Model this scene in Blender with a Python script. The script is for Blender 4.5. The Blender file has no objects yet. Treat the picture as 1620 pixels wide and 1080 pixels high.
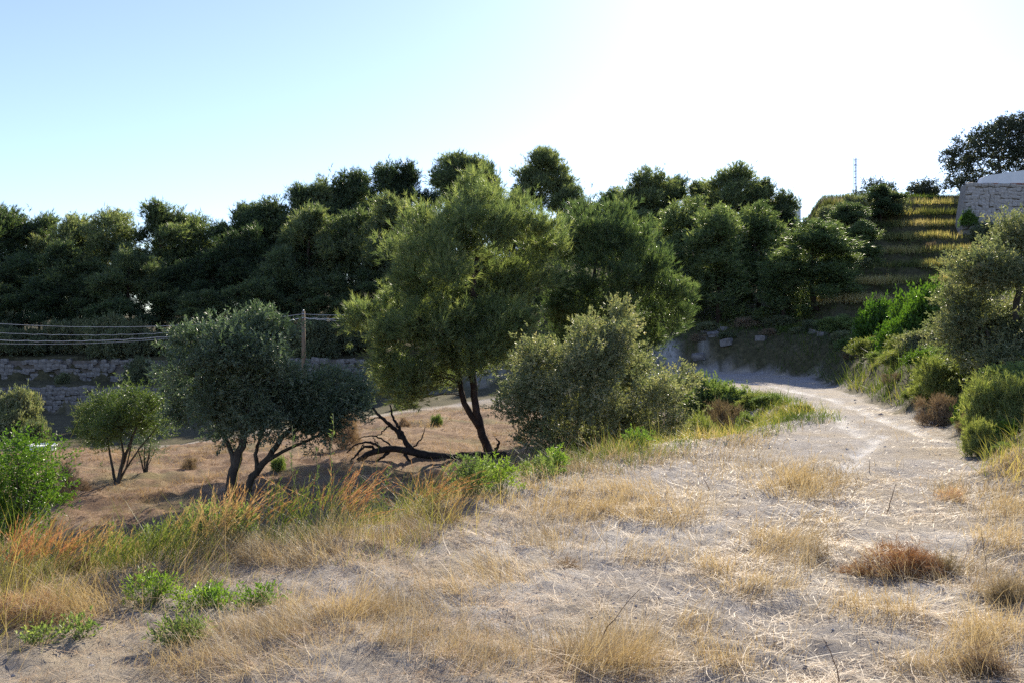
import bpy, math, random
import numpy as np
from mathutils import Vector

# ------------------------------------------------------------------ camera, sky, sun, exposure
SC = bpy.context.scene
COL = SC.collection
FPX, CX, HY, HC = 1400.0, 810.0, 520.0, 1.65       # focal length in photo pixels, centre column, horizon row, eye height
cam_d = bpy.data.cameras.new('camera'); cam = bpy.data.objects.new('camera', cam_d); COL.objects.link(cam)
cam.location = (0, 0, HC); cam.rotation_euler = (math.pi/2, 0, 0)
cam_d.sensor_width = 36; cam_d.lens = 36*FPX/1620; cam_d.shift_y = (HY-540)/1620
cam_d.clip_start = 0.05; cam_d.clip_end = 6000
SC.camera = cam

SUN_EL, SUN_AZ = math.radians(27), math.radians(17)   # azimuth measured from +Y towards +X
world = bpy.data.worlds.new('World'); SC.world = world; world.use_nodes = True
wn = world.node_tree.nodes; wl = world.node_tree.links
wn.clear()
wo = wn.new('ShaderNodeOutputWorld'); bg = wn.new('ShaderNodeBackground'); sky = wn.new('ShaderNodeTexSky')
sky.sky_type = 'NISHITA'; sky.sun_disc = False
sky.sun_elevation = SUN_EL; sky.sun_rotation = SUN_AZ
sky.air_density = 1.0; sky.dust_density = 0.2; sky.ozone_density = 5.5; sky.altitude = 50
bg.inputs['Strength'].default_value = 0.105
hs_ = wn.new('ShaderNodeHueSaturation'); hs_.inputs['Saturation'].default_value = 0.86; hs_.inputs['Hue'].default_value = 0.512   # camera white balance, the same in every direction
wl.new(sky.outputs[0], hs_.inputs['Color']); wl.new(hs_.outputs[0], bg.inputs[0]); wl.new(bg.outputs[0], wo.inputs[0])

sd = bpy.data.lights.new('sun', 'SUN'); sd.energy = 4.5; sd.angle = math.radians(0.6); sd.color = (1.0, 0.9, 0.73)
sun = bpy.data.objects.new('sun', sd); COL.objects.link(sun)
to_sun = Vector((math.sin(SUN_AZ)*math.cos(SUN_EL), math.cos(SUN_AZ)*math.cos(SUN_EL), math.sin(SUN_EL)))
sun.rotation_euler = (-to_sun).to_track_quat('-Z', 'Y').to_euler(); sun.location = (20, 40, 40)

vs = SC.view_settings
vs.view_transform = 'Standard'; vs.look = 'None'; vs.gamma = 1.0; vs.use_curve_mapping = False; vs.exposure = 1.08
SC.render.engine = 'CYCLES'
SC.cycles.use_denoising = False
SC.cycles.max_bounces = 10; SC.cycles.diffuse_bounces = 7; SC.cycles.transmission_bounces = 4; SC.cycles.transparent_max_bounces = 4
SC.cycles.sample_clamp_indirect = 4; SC.cycles.sample_clamp_direct = 12

RNG = np.random.default_rng(11)
random.seed(5)

# ------------------------------------------------------------------ mesh helpers
def smooth(a, b, x):
    t = np.clip((x-a)/(b-a), 0, 1); return t*t*(3-2*t)

def norm(v): return v/np.maximum(np.linalg.norm(v, axis=-1, keepdims=True), 1e-9)

def _hash(ix, iy, seed):
    h = (ix.astype(np.int64)*374761393 + iy.astype(np.int64)*668265263 + seed*1442695041) & 0x7fffffff
    h = ((h ^ (h >> 13))*1274126177) & 0x7fffffff
    return ((h ^ (h >> 16)) & 0xffff)/65535.0

def vnoise(x, y, seed=0):
    ix, iy = np.floor(x), np.floor(y); fx, fy = x-ix, y-iy
    fx = fx*fx*(3-2*fx); fy = fy*fy*(3-2*fy)
    ix = ix.astype(np.int64); iy = iy.astype(np.int64)
    a = _hash(ix, iy, seed); b = _hash(ix+1, iy, seed); c = _hash(ix, iy+1, seed); d = _hash(ix+1, iy+1, seed)
    return (a*(1-fx)+b*fx)*(1-fy) + (c*(1-fx)+d*fx)*fy - 0.5

def fbm(x, y, scale, octv=3, seed=0):
    s = 0; a = 1.0
    for k in range(octv):
        s = s + a*vnoise(x/scale+17.3*k, y/scale-9.1*k, seed+k); a *= 0.5; scale *= 0.47
    return s

def make_mesh(name, V, faces, mat=None, attrs=None, shade=False):
    """faces: list of integer arrays (n,k)"""
    V = np.asarray(V, np.float32)
    me = bpy.data.meshes.new(name)
    loops = np.concatenate([f.ravel() for f in faces]).astype(np.int32)
    tot = np.concatenate([np.full(len(f), f.shape[1], np.int32) for f in faces])
    start = np.concatenate([[0], np.cumsum(tot)[:-1]]).astype(np.int32)
    me.vertices.add(len(V)); me.vertices.foreach_set('co', V.ravel())
    me.loops.add(len(loops)); me.loops.foreach_set('vertex_index', loops)
    me.polygons.add(len(tot)); me.polygons.foreach_set('loop_start', start)
    me.polygons.foreach_set('use_smooth', np.full(len(tot), bool(shade)))
    for k, a in (attrs or {}).items():
        a = np.asarray(a, np.float32)
        if a.ndim == 1:
            at = me.attributes.new(k, 'FLOAT', 'POINT'); at.data.foreach_set('value', a)
        else:
            at = me.attributes.new(k, 'FLOAT_COLOR', 'POINT'); at.data.foreach_set('color', a.ravel())
    me.update(calc_edges=True)
    if mat: me.materials.append(mat)
    return me

def link(name, data, parent=None, loc=(0, 0, 0), **tags):
    o = bpy.data.objects.new(name, data); COL.objects.link(o)
    o.location = loc
    if parent is not None: o.parent = parent
    for k, v in tags.items(): o[k] = v
    return o

def thing(name, label, cat, loc=(0, 0, 0), rz=0, group=None):
    o = bpy.data.objects.new(name, None); COL.objects.link(o)
    o.location = loc; o.rotation_euler = (0, 0, rz); o.empty_display_size = 0.3
    o['label'] = label; o['category'] = cat
    if group: o['group'] = group
    return o

def dup(root, loc, rz, scale, label, group=None):
    r = root.copy(); COL.objects.link(r); r.location = loc; r.rotation_euler = (0, 0, rz); r.scale = scale
    r['label'] = label
    if group: r['group'] = group
    elif 'group' in r: del r['group']
    for ch in root.children:
        c = ch.copy(); COL.objects.link(c); c.parent = r
        for g in ch.children:
            d = g.copy(); COL.objects.link(d); d.parent = c
    return r

class Soup:
    """collects vertices and faces of one mesh"""
    def __init__(s): s.V = []; s.F = []; s.A = []; s.n = 0
    def add(s, V, F, tint=None):
        s.V.append(V)
        for f in F: s.F.append(f+s.n)
        s.A.append(np.zeros(len(V)) if tint is None else tint)
        s.n += len(V)
    def mesh(s, name, mat, shade=False):
        return make_mesh(name, np.concatenate(s.V), s.F, mat, {'tint': np.concatenate(s.A)}, shade)

def tube(soup, pts, rad, sides=7, tint=0.5, rough=0.0):
    pts = np.asarray(pts, float); n = len(pts); rad = np.broadcast_to(np.asarray(rad, float), (n,))
    T = np.gradient(pts, axis=0); T = norm(T)
    ref = np.array([0.3, 0.8, 0.52]); U = norm(np.cross(T, ref)); W = np.cross(T, U)
    a = np.linspace(0, 2*math.pi, sides, endpoint=False)
    R = rad[:, None]*np.ones((1, sides))
    if rough: R = R*(1+rough*RNG.uniform(-1, 1, R.shape))
    V = pts[:, None, :] + R[..., None]*(np.cos(a)[None, :, None]*U[:, None, :] + np.sin(a)[None, :, None]*W[:, None, :])
    i = np.arange(n-1)[:, None]*sides; j = np.arange(sides)[None, :]; k = (j+1) % sides
    Q = np.stack([i+j, i+k, i+sides+k, i+sides+j], -1).reshape(-1, 4)
    caps = np.arange(sides)[None, :]+(n-1)*sides
    cap0 = np.arange(sides)[::-1][None, :]
    soup.add(V.reshape(-1, 3), [Q, caps, cap0], np.full(n*sides, tint))

def wig(a, b, n, amp, sag=0.0):
    a = np.asarray(a, float); b = np.asarray(b, float)
    t = np.linspace(0, 1, n)[:, None]
    p = a+(b-a)*t
    L = np.linalg.norm(b-a)
    off = RNG.normal(0, amp*L, (n, 3)); off[0] = 0; off[-1] = 0
    p = p+off*np.sin(t*math.pi)
    p[:, 2] += -sag*L*np.sin(t[:, 0]*math.pi)
    return p

def unproj(px, py, Y): return np.array([(px-CX)/FPX*Y, Y, HC-(py-HY)/FPX*Y])

# ------------------------------------------------------------------ materials
def new_mat(name):
    m = bpy.data.materials.new(name); m.use_nodes = True
    nt = m.node_tree; nt.nodes.clear()
    out = nt.nodes.new('ShaderNodeOutputMaterial')
    return m, nt, out

def N(nt, t, **kw):
    n = nt.nodes.new(t)
    for k, v in kw.items(): setattr(n, k, v)
    return n

def ramp(nt, fac, stops):
    r = nt.nodes.new('ShaderNodeValToRGB')
    el = r.color_ramp.elements
    while len(el) < len(stops): el.new(0.5)
    for e, (p, c) in zip(el, stops): e.position = p; e.color = (*c, 1) if len(c) == 3 else c
    nt.links.new(fac, r.inputs[0]); return r.outputs[0]

def mixc(nt, fac, a, b, mode='MIX'):
    m = nt.nodes.new('ShaderNodeMix'); m.data_type = 'RGBA'; m.blend_type = mode
    for s, v in ((m.inputs[0], fac), (m.inputs[6], a), (m.inputs[7], b)):
        if isinstance(v, (int, float)): s.default_value = v
        elif isinstance(v, tuple): s.default_value = (*v, 1)
        else: nt.links.new(v, s)
    return m.outputs[2]

def noise(nt, scale, detail=4, rough=0.6, coord=None):
    n = nt.nodes.new('ShaderNodeTexNoise'); n.inputs['Scale'].default_value = scale
    n.inputs['Detail'].default_value = detail; n.inputs['Roughness'].default_value = rough
    if coord is not None: nt.links.new(coord, n.inputs['Vector'])
    return n.outputs['Fac']

def leaf_mat(name, stops, transl=0.4, tcol=(1.0, 1.1, 0.5), rough=0.5, spec=0.4, var=0.12):
    m, nt, out = new_mat(name)
    at = N(nt, 'ShaderNodeAttribute', attribute_name='tint')
    c = ramp(nt, at.outputs['Fac'], stops)
    oi = N(nt, 'ShaderNodeObjectInfo')
    hs = N(nt, 'ShaderNodeHueSaturation')
    mr = N(nt, 'ShaderNodeMapRange'); nt.links.new(oi.outputs['Random'], mr.inputs[0])
    mr.inputs[3].default_value = 1-var*1.6; mr.inputs[4].default_value = 1+var*1.6
    mh = N(nt, 'ShaderNodeMapRange'); nt.links.new(oi.outputs['Random'], mh.inputs[0])
    mh.inputs[3].default_value = 0.5+var*0.14; mh.inputs[4].default_value = 0.5-var*0.14
    nt.links.new(mr.outputs[0], hs.inputs['Value']); nt.links.new(mh.outputs[0], hs.inputs['Hue']); nt.links.new(c, hs.inputs['Color'])
    c = hs.outputs['Color']
    p = N(nt, 'ShaderNodeBsdfPrincipled'); nt.links.new(c, p.inputs['Base Color'])
    p.inputs['Roughness'].default_value = rough; p.inputs['Specular IOR Level'].default_value = spec
    t = N(nt, 'ShaderNodeBsdfTranslucent'); nt.links.new(mixc(nt, 1.0, c, tcol, 'MULTIPLY'), t.inputs['Color'])
    mx = N(nt, 'ShaderNodeMixShader'); mx.inputs[0].default_value = transl
    nt.links.new(p.outputs[0], mx.inputs[1]); nt.links.new(t.outputs[0], mx.inputs[2])
    nt.links.new(mx.outputs[0], out.inputs[0])
    return m

def solid_mat(name, stops, scale=6, rough=0.85, bump=0.4, spec=0.3, bscale=None, dist=0.02, stretch=None, metallic=0.0):
    m, nt, out = new_mat(name)
    tc = N(nt, 'ShaderNodeTexCoord')
    co = tc.outputs['Object']
    if stretch:
        mp = N(nt, 'ShaderNodeMapping'); mp.inputs['Scale'].default_value = stretch
        nt.links.new(co, mp.inputs[0]); co = mp.outputs[0]
    f = noise(nt, scale, 6, 0.65, co)
    c = ramp(nt, f, stops)
    p = N(nt, 'ShaderNodeBsdfPrincipled'); nt.links.new(c, p.inputs['Base Color'])
    p.inputs['Roughness'].default_value = rough; p.inputs['Specular IOR Level'].default_value = spec
    p.inputs['Metallic'].default_value = metallic
    if bump:
        b = N(nt, 'ShaderNodeBump'); b.inputs['Strength'].default_value = bump; b.inputs['Distance'].default_value = dist
        nt.links.new(noise(nt, bscale or scale*2.2, 6, 0.7, co), b.inputs['Height']); nt.links.new(b.outputs[0], p.inputs['Normal'])
    nt.links.new(p.outputs[0], out.inputs[0])
    return m

M = {}
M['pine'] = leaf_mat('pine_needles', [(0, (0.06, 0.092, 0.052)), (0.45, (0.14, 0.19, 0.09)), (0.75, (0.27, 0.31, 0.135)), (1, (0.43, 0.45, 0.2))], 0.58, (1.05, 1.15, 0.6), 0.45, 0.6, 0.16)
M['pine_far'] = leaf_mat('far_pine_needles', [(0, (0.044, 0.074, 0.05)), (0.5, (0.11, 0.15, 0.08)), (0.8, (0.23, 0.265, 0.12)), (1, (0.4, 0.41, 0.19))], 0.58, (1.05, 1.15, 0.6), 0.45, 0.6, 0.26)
M['olive'] = leaf_mat('olive_leaves', [(0, (0.05, 0.08, 0.055)), (0.5, (0.125, 0.165, 0.095)), (1, (0.31, 0.345, 0.23))], 0.36, (0.95, 1.15, 0.65), 0.42, 0.6)
M['olive_bright'] = leaf_mat('young_olive_leaves', [(0, (0.05, 0.08, 0.025)), (0.5, (0.1, 0.15, 0.05)), (1, (0.2, 0.24, 0.12))], 0.42, (1.2, 1.25, 0.5), 0.4, 0.5)
M['mastic'] = leaf_mat('grey_green_leaves', [(0, (0.066, 0.098, 0.055)), (0.5, (0.18, 0.21, 0.115)), (0.85, (0.36, 0.35, 0.2)), (1, (0.48, 0.43, 0.25))], 0.46, (1.05, 1.1, 0.6), 0.46, 0.45)
M['bright'] = leaf_mat('bright_green_leaves', [(0, (0.04, 0.085, 0.015)), (0.5, (0.09, 0.17, 0.03)), (1, (0.18, 0.27, 0.06))], 0.48, (1.2, 1.3, 0.4), 0.4, 0.45)
M['weed'] = leaf_mat('weed_leaves', [(0, (0.07, 0.11, 0.05)), (0.5, (0.19, 0.25, 0.1)), (1, (0.38, 0.41, 0.18))], 0.52, (1.05, 1.15, 0.5), 0.5, 0.3)
M['holm'] = leaf_mat('dark_broad_leaves', [(0, (0.035, 0.048, 0.032)), (0.5, (0.075, 0.092, 0.058)), (1, (0.15, 0.16, 0.1))], 0.3, (1.05, 1.1, 0.6), 0.45, 0.4)
M['straw'] = leaf_mat('dry_straw', [(0, (0.24, 0.15, 0.07)), (0.35, (0.46, 0.345, 0.19)), (0.75, (0.6, 0.485, 0.31)), (1, (0.7, 0.62, 0.47))], 0.4, (1.05, 0.95, 0.7), 0.55, 0.3)
M['gold'] = leaf_mat('golden_terrace_grass', [(0, (0.07, 0.1, 0.035)), (0.4, (0.26, 0.28, 0.1)), (0.6, (0.46, 0.41, 0.19)), (1, (0.64, 0.55, 0.33))], 0.58, (1.1, 1.0, 0.6), 0.6, 0.2)
M['green_grass'] = leaf_mat('green_grass_blades', [(0, (0.05, 0.085, 0.02)), (0.45, (0.14, 0.19, 0.05)), (0.75, (0.3, 0.28, 0.1)), (1, (0.5, 0.4, 0.2))], 0.45, (1.15, 1.2, 0.45), 0.5, 0.3)
M['red_grass'] = leaf_mat('reddish_grass_blades', [(0, (0.22, 0.25, 0.1)), (0.35, (0.46, 0.37, 0.19)), (0.7, (0.52, 0.34, 0.18)), (1, (0.42, 0.16, 0.08))], 0.42, (1.1, 0.98, 0.65), 0.5, 0.3)
M['field_grass'] = leaf_mat('field_stubble', [(0, (0.17, 0.1, 0.06)), (0.5, (0.4, 0.27, 0.16)), (1, (0.6, 0.45, 0.28))], 0.4, (1.1, 0.95, 0.65), 0.7, 0.15)
M['twig'] = solid_mat('dry_twigs', [(0.3, (0.12, 0.09, 0.065)), (0.7, (0.26, 0.2, 0.15))], 8, 0.9, 0)
M['stick'] = solid_mat('brown_stick', [(0.3, (0.09, 0.05, 0.03)), (0.7, (0.2, 0.12, 0.07))], 20, 0.8, 0.3)
M['bark'] = solid_mat('pine_bark', [(0.3, (0.018, 0.013, 0.01)), (0.55, (0.06, 0.04, 0.03)), (0.8, (0.13, 0.095, 0.07))], 5, 0.95, 1.0, 0.2, 9, 0.05, (1, 1, 0.35))
M['bark_olive'] = solid_mat('olive_bark', [(0.3, (0.035, 0.03, 0.024)), (0.6, (0.1, 0.085, 0.065)), (0.85, (0.17, 0.15, 0.12))], 7, 0.95, 0.9, 0.2, 14, 0.03, (1, 1, 0.4))
M['dead'] = solid_mat('dead_black_wood', [(0.3, (0.012, 0.01, 0.008)), (0.7, (0.055, 0.042, 0.034))], 7, 0.9, 0.8, 0.2, 12, 0.03)
M['stone'] = solid_mat('limestone', [(0.25, (0.1, 0.09, 0.08)), (0.5, (0.21, 0.19, 0.17)), (0.75, (0.38, 0.35, 0.31))], 2.6, 0.92, 0.8, 0.2, 9, 0.03)
M['stone_pale'] = solid_mat('pale_wall_stone', [(0.25, (0.26, 0.23, 0.2)), (0.5, (0.42, 0.38, 0.34)), (0.75, (0.58, 0.54, 0.49))], 2.6, 0.92, 0.8, 0.2, 9, 0.03)
M['mortar_pale'] = solid_mat('pale_wall_mortar', [(0.3, (0.24, 0.21, 0.18)), (0.7, (0.4, 0.36, 0.31))], 5, 0.95, 0.8)
M['mortar'] = solid_mat('earth_behind_stones', [(0.3, (0.1, 0.085, 0.07)), (0.7, (0.2, 0.17, 0.14))], 5, 0.95, 0.8)
M['pebble'] = solid_mat('pebbles', [(0.3, (0.26, 0.235, 0.21)), (0.7, (0.52, 0.49, 0.45))], 3, 0.95, 0.3)
M['white'] = solid_mat('white_render', [(0.3, (0.72, 0.72, 0.71)), (0.7, (0.82, 0.82, 0.81))], 2, 0.7, 0.15)
M['brick'] = solid_mat('red_brick', [(0.3, (0.22, 0.09, 0.06)), (0.7, (0.38, 0.17, 0.11))], 9, 0.9, 0.5)
M['wood'] = solid_mat('weathered_pole_wood', [(0.3, (0.12, 0.085, 0.055)), (0.7, (0.3, 0.22, 0.14))], 8, 0.85, 0.5, 0.25, 16, 0.01, (3, 3, 0.3))
M['metal'] = solid_mat('galvanised_steel', [(0.3, (0.4, 0.41, 0.42)), (0.7, (0.55, 0.56, 0.57))], 5, 0.4, 0, 0.5, metallic=0.7)
M['wire'] = solid_mat('bare_wire', [(0.3, (0.42, 0.42, 0.42)), (0.7, (0.6, 0.6, 0.58))], 5, 0.32, 0, 0.6, metallic=0.3)
M['glass'] = solid_mat('dark_window_glass', [(0.3, (0.03, 0.035, 0.045)), (0.7, (0.045, 0.05, 0.06))], 1, 0.08, 0, 0.6)
M['tile'] = solid_mat('clay_roof', [(0.3, (0.3, 0.14, 0.09)), (0.7, (0.45, 0.24, 0.16))], 6, 0.9, 0.5)

# ground: four zones blended by vertex weights, plus grain
def ground_mat():
    m, nt, out = new_mat('ground_earth')
    tc = N(nt, 'ShaderNodeTexCoord'); co = tc.outputs['Object']
    at = N(nt, 'ShaderNodeAttribute', attribute_name='zones'); sep = N(nt, 'ShaderNodeSeparateColor')
    nt.links.new(at.outputs['Color'], sep.inputs[0])
    big = noise(nt, 0.55, 5, 0.6, co); mid = noise(nt, 4.0, 6, 0.65, co); fine = noise(nt, 34.0, 6, 0.7, co); spk = noise(nt, 130, 3, 0.7, co)
    dust = ramp(nt, mid, [(0.3, (0.29, 0.26, 0.23)), (0.5, (0.4, 0.365, 0.325)), (0.7, (0.53, 0.49, 0.445))])
    dust = mixc(nt, ramp(nt, fine, [(0.42, (0, 0, 0)), (0.62, (0.75, 0.75, 0.75))]), dust, (0.26, 0.225, 0.2))
    dust = mixc(nt, ramp(nt, spk, [(0.56, (0, 0, 0)), (0.7, (0.6, 0.6, 0.6))]), dust, (0.62, 0.59, 0.55))
    dust = mixc(nt, ramp(nt, big, [(0.42, (0, 0, 0)), (0.62, (0.75, 0.75, 0.75))]), dust, (0.43, 0.35, 0.24))
    field = ramp(nt, mid, [(0.3, (0.14, 0.08, 0.05)), (0.5, (0.26, 0.165, 0.105)), (0.72, (0.42, 0.3, 0.2))])
    field = mixc(nt, ramp(nt, fine, [(0.45, (0, 0, 0)), (0.65, (0.7, 0.7, 0.7))]), field, (0.46, 0.34, 0.21))
    field = mixc(nt, ramp(nt, noise(nt, 0.9, 5, 0.65, co), [(0.46, (0, 0, 0)), (0.6, (0.7, 0.7, 0.7))]), field, (0.13, 0.078, 0.05))
    field = mixc(nt, ramp(nt, noise(nt, 0.38, 4, 0.6, co), [(0.52, (0, 0, 0)), (0.66, (0.6, 0.6, 0.6))]), field, (0.22, 0.2, 0.1))
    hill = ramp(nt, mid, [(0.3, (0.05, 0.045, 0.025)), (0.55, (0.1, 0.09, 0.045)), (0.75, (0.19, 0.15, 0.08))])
    chalk = ramp(nt, mid, [(0.3, (0.5, 0.465, 0.42)), (0.6, (0.76, 0.73, 0.68))])
    c = mixc(nt, sep.outputs[1], dust, field)
    c = mixc(nt, sep.outputs[2], c, hill)  # the dark hill colour also paints shade on the valley floor
    c = mixc(nt, sep.outputs[0], c, chalk)
    p = N(nt, 'ShaderNodeBsdfPrincipled'); nt.links.new(c, p.inputs['Base Color'])
    p.inputs['Roughness'].default_value = 0.97; p.inputs['Specular IOR Level'].default_value = 0.105
    b1 = N(nt, 'ShaderNodeBump'); b1.inputs['Strength'].default_value = 1.0; b1.inputs['Distance'].default_value = 0.045
    b2 = N(nt, 'ShaderNodeBump'); b2.inputs['Strength'].default_value = 0.9; b2.inputs['Distance'].default_value = 0.014
    nt.links.new(noise(nt, 16, 7, 0.7, co), b1.inputs['Height']); nt.links.new(noise(nt, 85, 5, 0.7, co), b2.inputs['Height'])
    nt.links.new(b1.outputs[0], b2.inputs['Normal']); nt.links.new(b2.outputs[0], p.inputs['Normal'])
    nt.links.new(p.outputs[0], out.inputs[0])
    return m
M['ground'] = ground_mat()

# ------------------------------------------------------------------ terrain
LP = np.array([(-10, -40), (-6.5, -5), (-4.7, 3), (-3.6, 6.0), (-2.5, 7.0), (-1.4, 7.9), (-.75, 9.5), (.33, 11.7), (1.9, 13.8), (3.25, 15.7),
               (5.9, 19.25), (7.2, 22.6), (7.9, 27.5), (7.4, 36), (5.0, 41.0), (-1.5, 42.5), (-9, 42), (-15, 40), (-19, 35), (-22, 28), (-30, 16), (-60, 4), (-200, -10)], float)
RP = np.array([(9, -40), (6.5, -5), (5.2, 5), (5.6, 10.9), (7.6, 15.2), (9.0, 18.6), (10.3, 25), (12.8, 36), (14.2, 43), (13, 48), (8, 50.5), (0, 52.5), (-12, 54.5), (-200, 54.5)], float)

def sdist(x, y, P):
    """signed distance to a polyline, positive on its left"""
    best = np.full(x.shape, 1e9); sg = np.zeros(x.shape)
    for (ax, ay), (bx, by) in zip(P[:-1], P[1:]):
        dx, dy = bx-ax, by-ay
        t = np.clip(((x-ax)*dx+(y-ay)*dy)/(dx*dx+dy*dy), 0, 1)
        d = np.hypot(x-ax-t*dx, y-ay-t*dy)
        c = dx*(y-ay)-dy*(x-ax)
        m = d < best-1e-6
        best = np.where(m, d, best); sg = np.where(m, np.sign(c), sg)
    return best*sg

def pdist(x, y, P):
    return np.abs(sdist(x, y, np.asarray(P, float)))

RUTS = [[(4.46, 11.9), (5.4, 13.8), (6.4, 15.6), (6.9, 16.6)], [(7.6, 15.5), (8.2, 18.5), (9.0, 22.6), (10, 27.5), (10.9, 36), (9.5, 43)],
        [(6.4, 16.5), (7.3, 19.5), (7.95, 22.6), (8.7, 27.5), (9.2, 36), (7.5, 42)]]

def ground_full(x, y):
    x = np.asarray(x, float); y = np.asarray(y, float)
    dL = sdist(x, y, LP); dR = -sdist(x, y, RP)
    dLn = dL + 0.5*fbm(x, y, 2.0, 3, 3); dRn = dR + 0.5*fbm(x, y, 2.2, 3, 5)
    vw = smooth(-3, 3, y-(.933*(x+30)-5))
    z0 = (1-vw)*(-.02*np.minimum(np.maximum(y, -20), 35)) + vw*(-.7-.13*np.clip(7-x, 0, 22))
    zf = -2.0 + 0.25*fbm(x, y, 5, 3, 8) - 1.35*smooth(22, 40, y)*smooth(-3, -14, x)
    z = z0 + (zf-z0)*smooth(-0.1, 2.3, dLn)
    # right-hand bank and hillside
    near = smooth(16, 9, y)
    s = 0.2
    rise = (1-near)*(1.0*smooth(0, 1.4, dRn)+0.2*np.maximum(dRn-0.8, 0)) + near*0.22*np.maximum(dRn, 0)
    far = smooth(40, 47, y)*smooth(-4, 2, x)
    rise = rise + far*(0.7*smooth(0.2, 2.2, dRn))
    zr = np.where(dRn > 0, z0+np.minimum(rise, 12.0), z)
    # valley side on the left: two retained terraces, then the wooded hill
    sl = 0.08+0.15*smooth(-38, -2, x)
    T1 = -1.9; T2 = -0.35
    zl = z0 + (np.maximum(T1, z0)-z0)*smooth(54.9, 55.3, y)
    zl = zl + (np.maximum(T2, zl)-zl)*smooth(60.3, 60.8, y)
    zl = zl + np.maximum(y-61.5, 0)*sl
    lw = smooth(-2, -7, x)
    zz = np.where(dRn > 0, zr*(1-lw)+zl*lw, z)
    # stepped terraces on the right hillside
    st = (y-50)/2.75 + 0.035*(x-25) + 0.5*fbm(x, y, 6, 3, 21)
    st = np.clip(st, 0, 8.2); fl = np.floor(st); fr = st-fl
    zt = 2.1+1.18*(fl+smooth(0, 0.2, fr)*0.92+0.08*fr)
    tw = smooth(.29, .36, x/np.maximum(y, 1))*smooth(48, 51, y)
    zz = zz*(1-tw)+np.maximum(zt, 0)*tw
    zz = np.minimum(zz, 12.4)
    zz = zz - np.clip((np.hypot(x, y)-115)*0.06, 0, 16)
    # relief
    out = np.maximum(smooth(0.2, 2, dLn), smooth(0, 2, dRn))
    dist = np.hypot(x, y)
    rel = 0.05*fbm(x, y, 2.4, 3, 31) + (0.045+0.11*out)*fbm(x, y, .5, 3, 41)*smooth(70, 30, dist) + 0.045*fbm(x, y, .12, 2, 51)*smooth(22, 9, dist)
    rel = rel + smooth(1.5, 3, dR)*0.5*fbm(x, y, 3.5, 3, 61)*smooth(0.0, 1.0, 1-tw)*smooth(120, 60, dist)
    # crumbly lip at the edge of the terrace
    rel = rel + 0.10*np.exp(-((dLn+0.5)/0.35)**2)*(0.5+fbm(x, y, .45, 3, 71))
    rut = np.zeros(x.shape)
    for k, P in enumerate(RUTS):
        d = pdist(x+0.12*fbm(x, y, 1.0, 2, 80), y, P); rut = np.maximum(rut, np.exp(-(d/(0.13 if k == 0 else 0.2))**2)*(1.3 if k == 0 else 1.1))
    rel = rel-0.05*rut
    return zz+rel, dLn, dRn, tw, rut, lw

def ground(x, y):
    x = np.atleast_1d(np.asarray(x, float)); y = np.atleast_1d(np.asarray(y, float))
    return ground_full(x, y)[0]
def g1(x, y): return float(ground(x, y)[0])

th = np.concatenate([np.linspace(-math.pi, -0.75, 26)[:-1], np.linspace(-0.72, 0.72, 390), np.linspace(0.75, math.pi, 26)[1:]])
rr = np.concatenate([np.exp(np.linspace(math.log(1.0), math.log(110), 360)), np.exp(np.linspace(math.log(115), math.log(4000), 22))])
TH, RR = np.meshgrid(th[:-1], rr)
gx, gy = RR*np.sin(TH), RR*np.cos(TH)
gz, gdl, gdr, gtw, grut, glw = ground_full(gx, gy)
nr, nth = gx.shape
zone_field = np.where(gdl > 0, smooth(0.6, 2.2, gdl), 0)*1.0
zone_hill_and_shade = np.where(gdr > 0, smooth(0.0, 0.9, gdr + 0.35 + 0.7*fbm(gx, gy, .8, 3, 95)), 0)*smooth(9, 13, gy)
zone_hill_and_shade = np.maximum(zone_hill_and_shade, 0.95*smooth(36, 40, gy)*smooth(6, 1, gx)*(gdl < 0)*(gdr < 0))  # valley part of the track: shade painted in with the dark hill colour
zone_hill_and_shade = np.maximum(zone_hill_and_shade, 0.75*smooth(-11, -15, gx)*(gdl < 0))  # far left valley floor darkened the same way, as painted shade
gyz = np.gradient(gz, axis=0)/np.maximum(np.gradient(RR, axis=0), 1e-3)
rocky = 0.55*smooth(0.5, 1.2, np.abs(gyz))*smooth(42, 47, gy)*smooth(-0.1, .25, fbm(gx, gy, 1.7, 3, 91))*(1-gtw)*smooth(66, 60, gy)
chalk = np.maximum(grut*(0.6+1.2*fbm(gx, gy, .7, 2, 99)), rocky)
chalk = np.maximum(chalk, 0.35*smooth(6, 2, gdl)*smooth(0, -1, gdl)*smooth(18, 26, gy)*(gdr < 0))
chalk = np.maximum(chalk, 0.3*smooth(0.1, 0.35, fbm(gx, gy, 1.3, 3, 97))*(gdl < 0)*(gdr < 0))
chalk = chalk*(1-smooth(36, 40, gy)*smooth(7, 3, gx)*(gdr < 0))*(1-smooth(-9, -12, gx))  # no pale chalk on the valley floor, so its painted shade stays dark
chalk = np.where((gdl < 0) & (gdr < 0) & (gy > 9), np.maximum(grut*(0.75+1.0*fbm(gx, gy, .7, 2, 99)), chalk*(1-.7*smooth(9.5, 13, gy)*smooth(2.5, 4, gx))), chalk)
zones = np.stack([np.clip(chalk, 0, 1), np.clip(zone_field, 0, 1), np.clip(zone_hill_and_shade, 0, 1), np.ones_like(gx)], -1).reshape(-1, 4)
V = np.stack([gx, gy, gz], -1).reshape(-1, 3)
I = np.arange(nr-1)[:, None]*nth; J = np.arange(nth)[None, :]; K = (J+1) % nth
Q = np.stack([I+J, I+K, I+nth+K, I+nth+J], -1).reshape(-1, 4)[:, ::-1]
fdl = gdl.ravel()[Q].mean(1); fdr = gdr.ravel()[Q].mean(1)
fy = gy.ravel()[Q].mean(1); fx = gx.ravel()[Q].mean(1)
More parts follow.
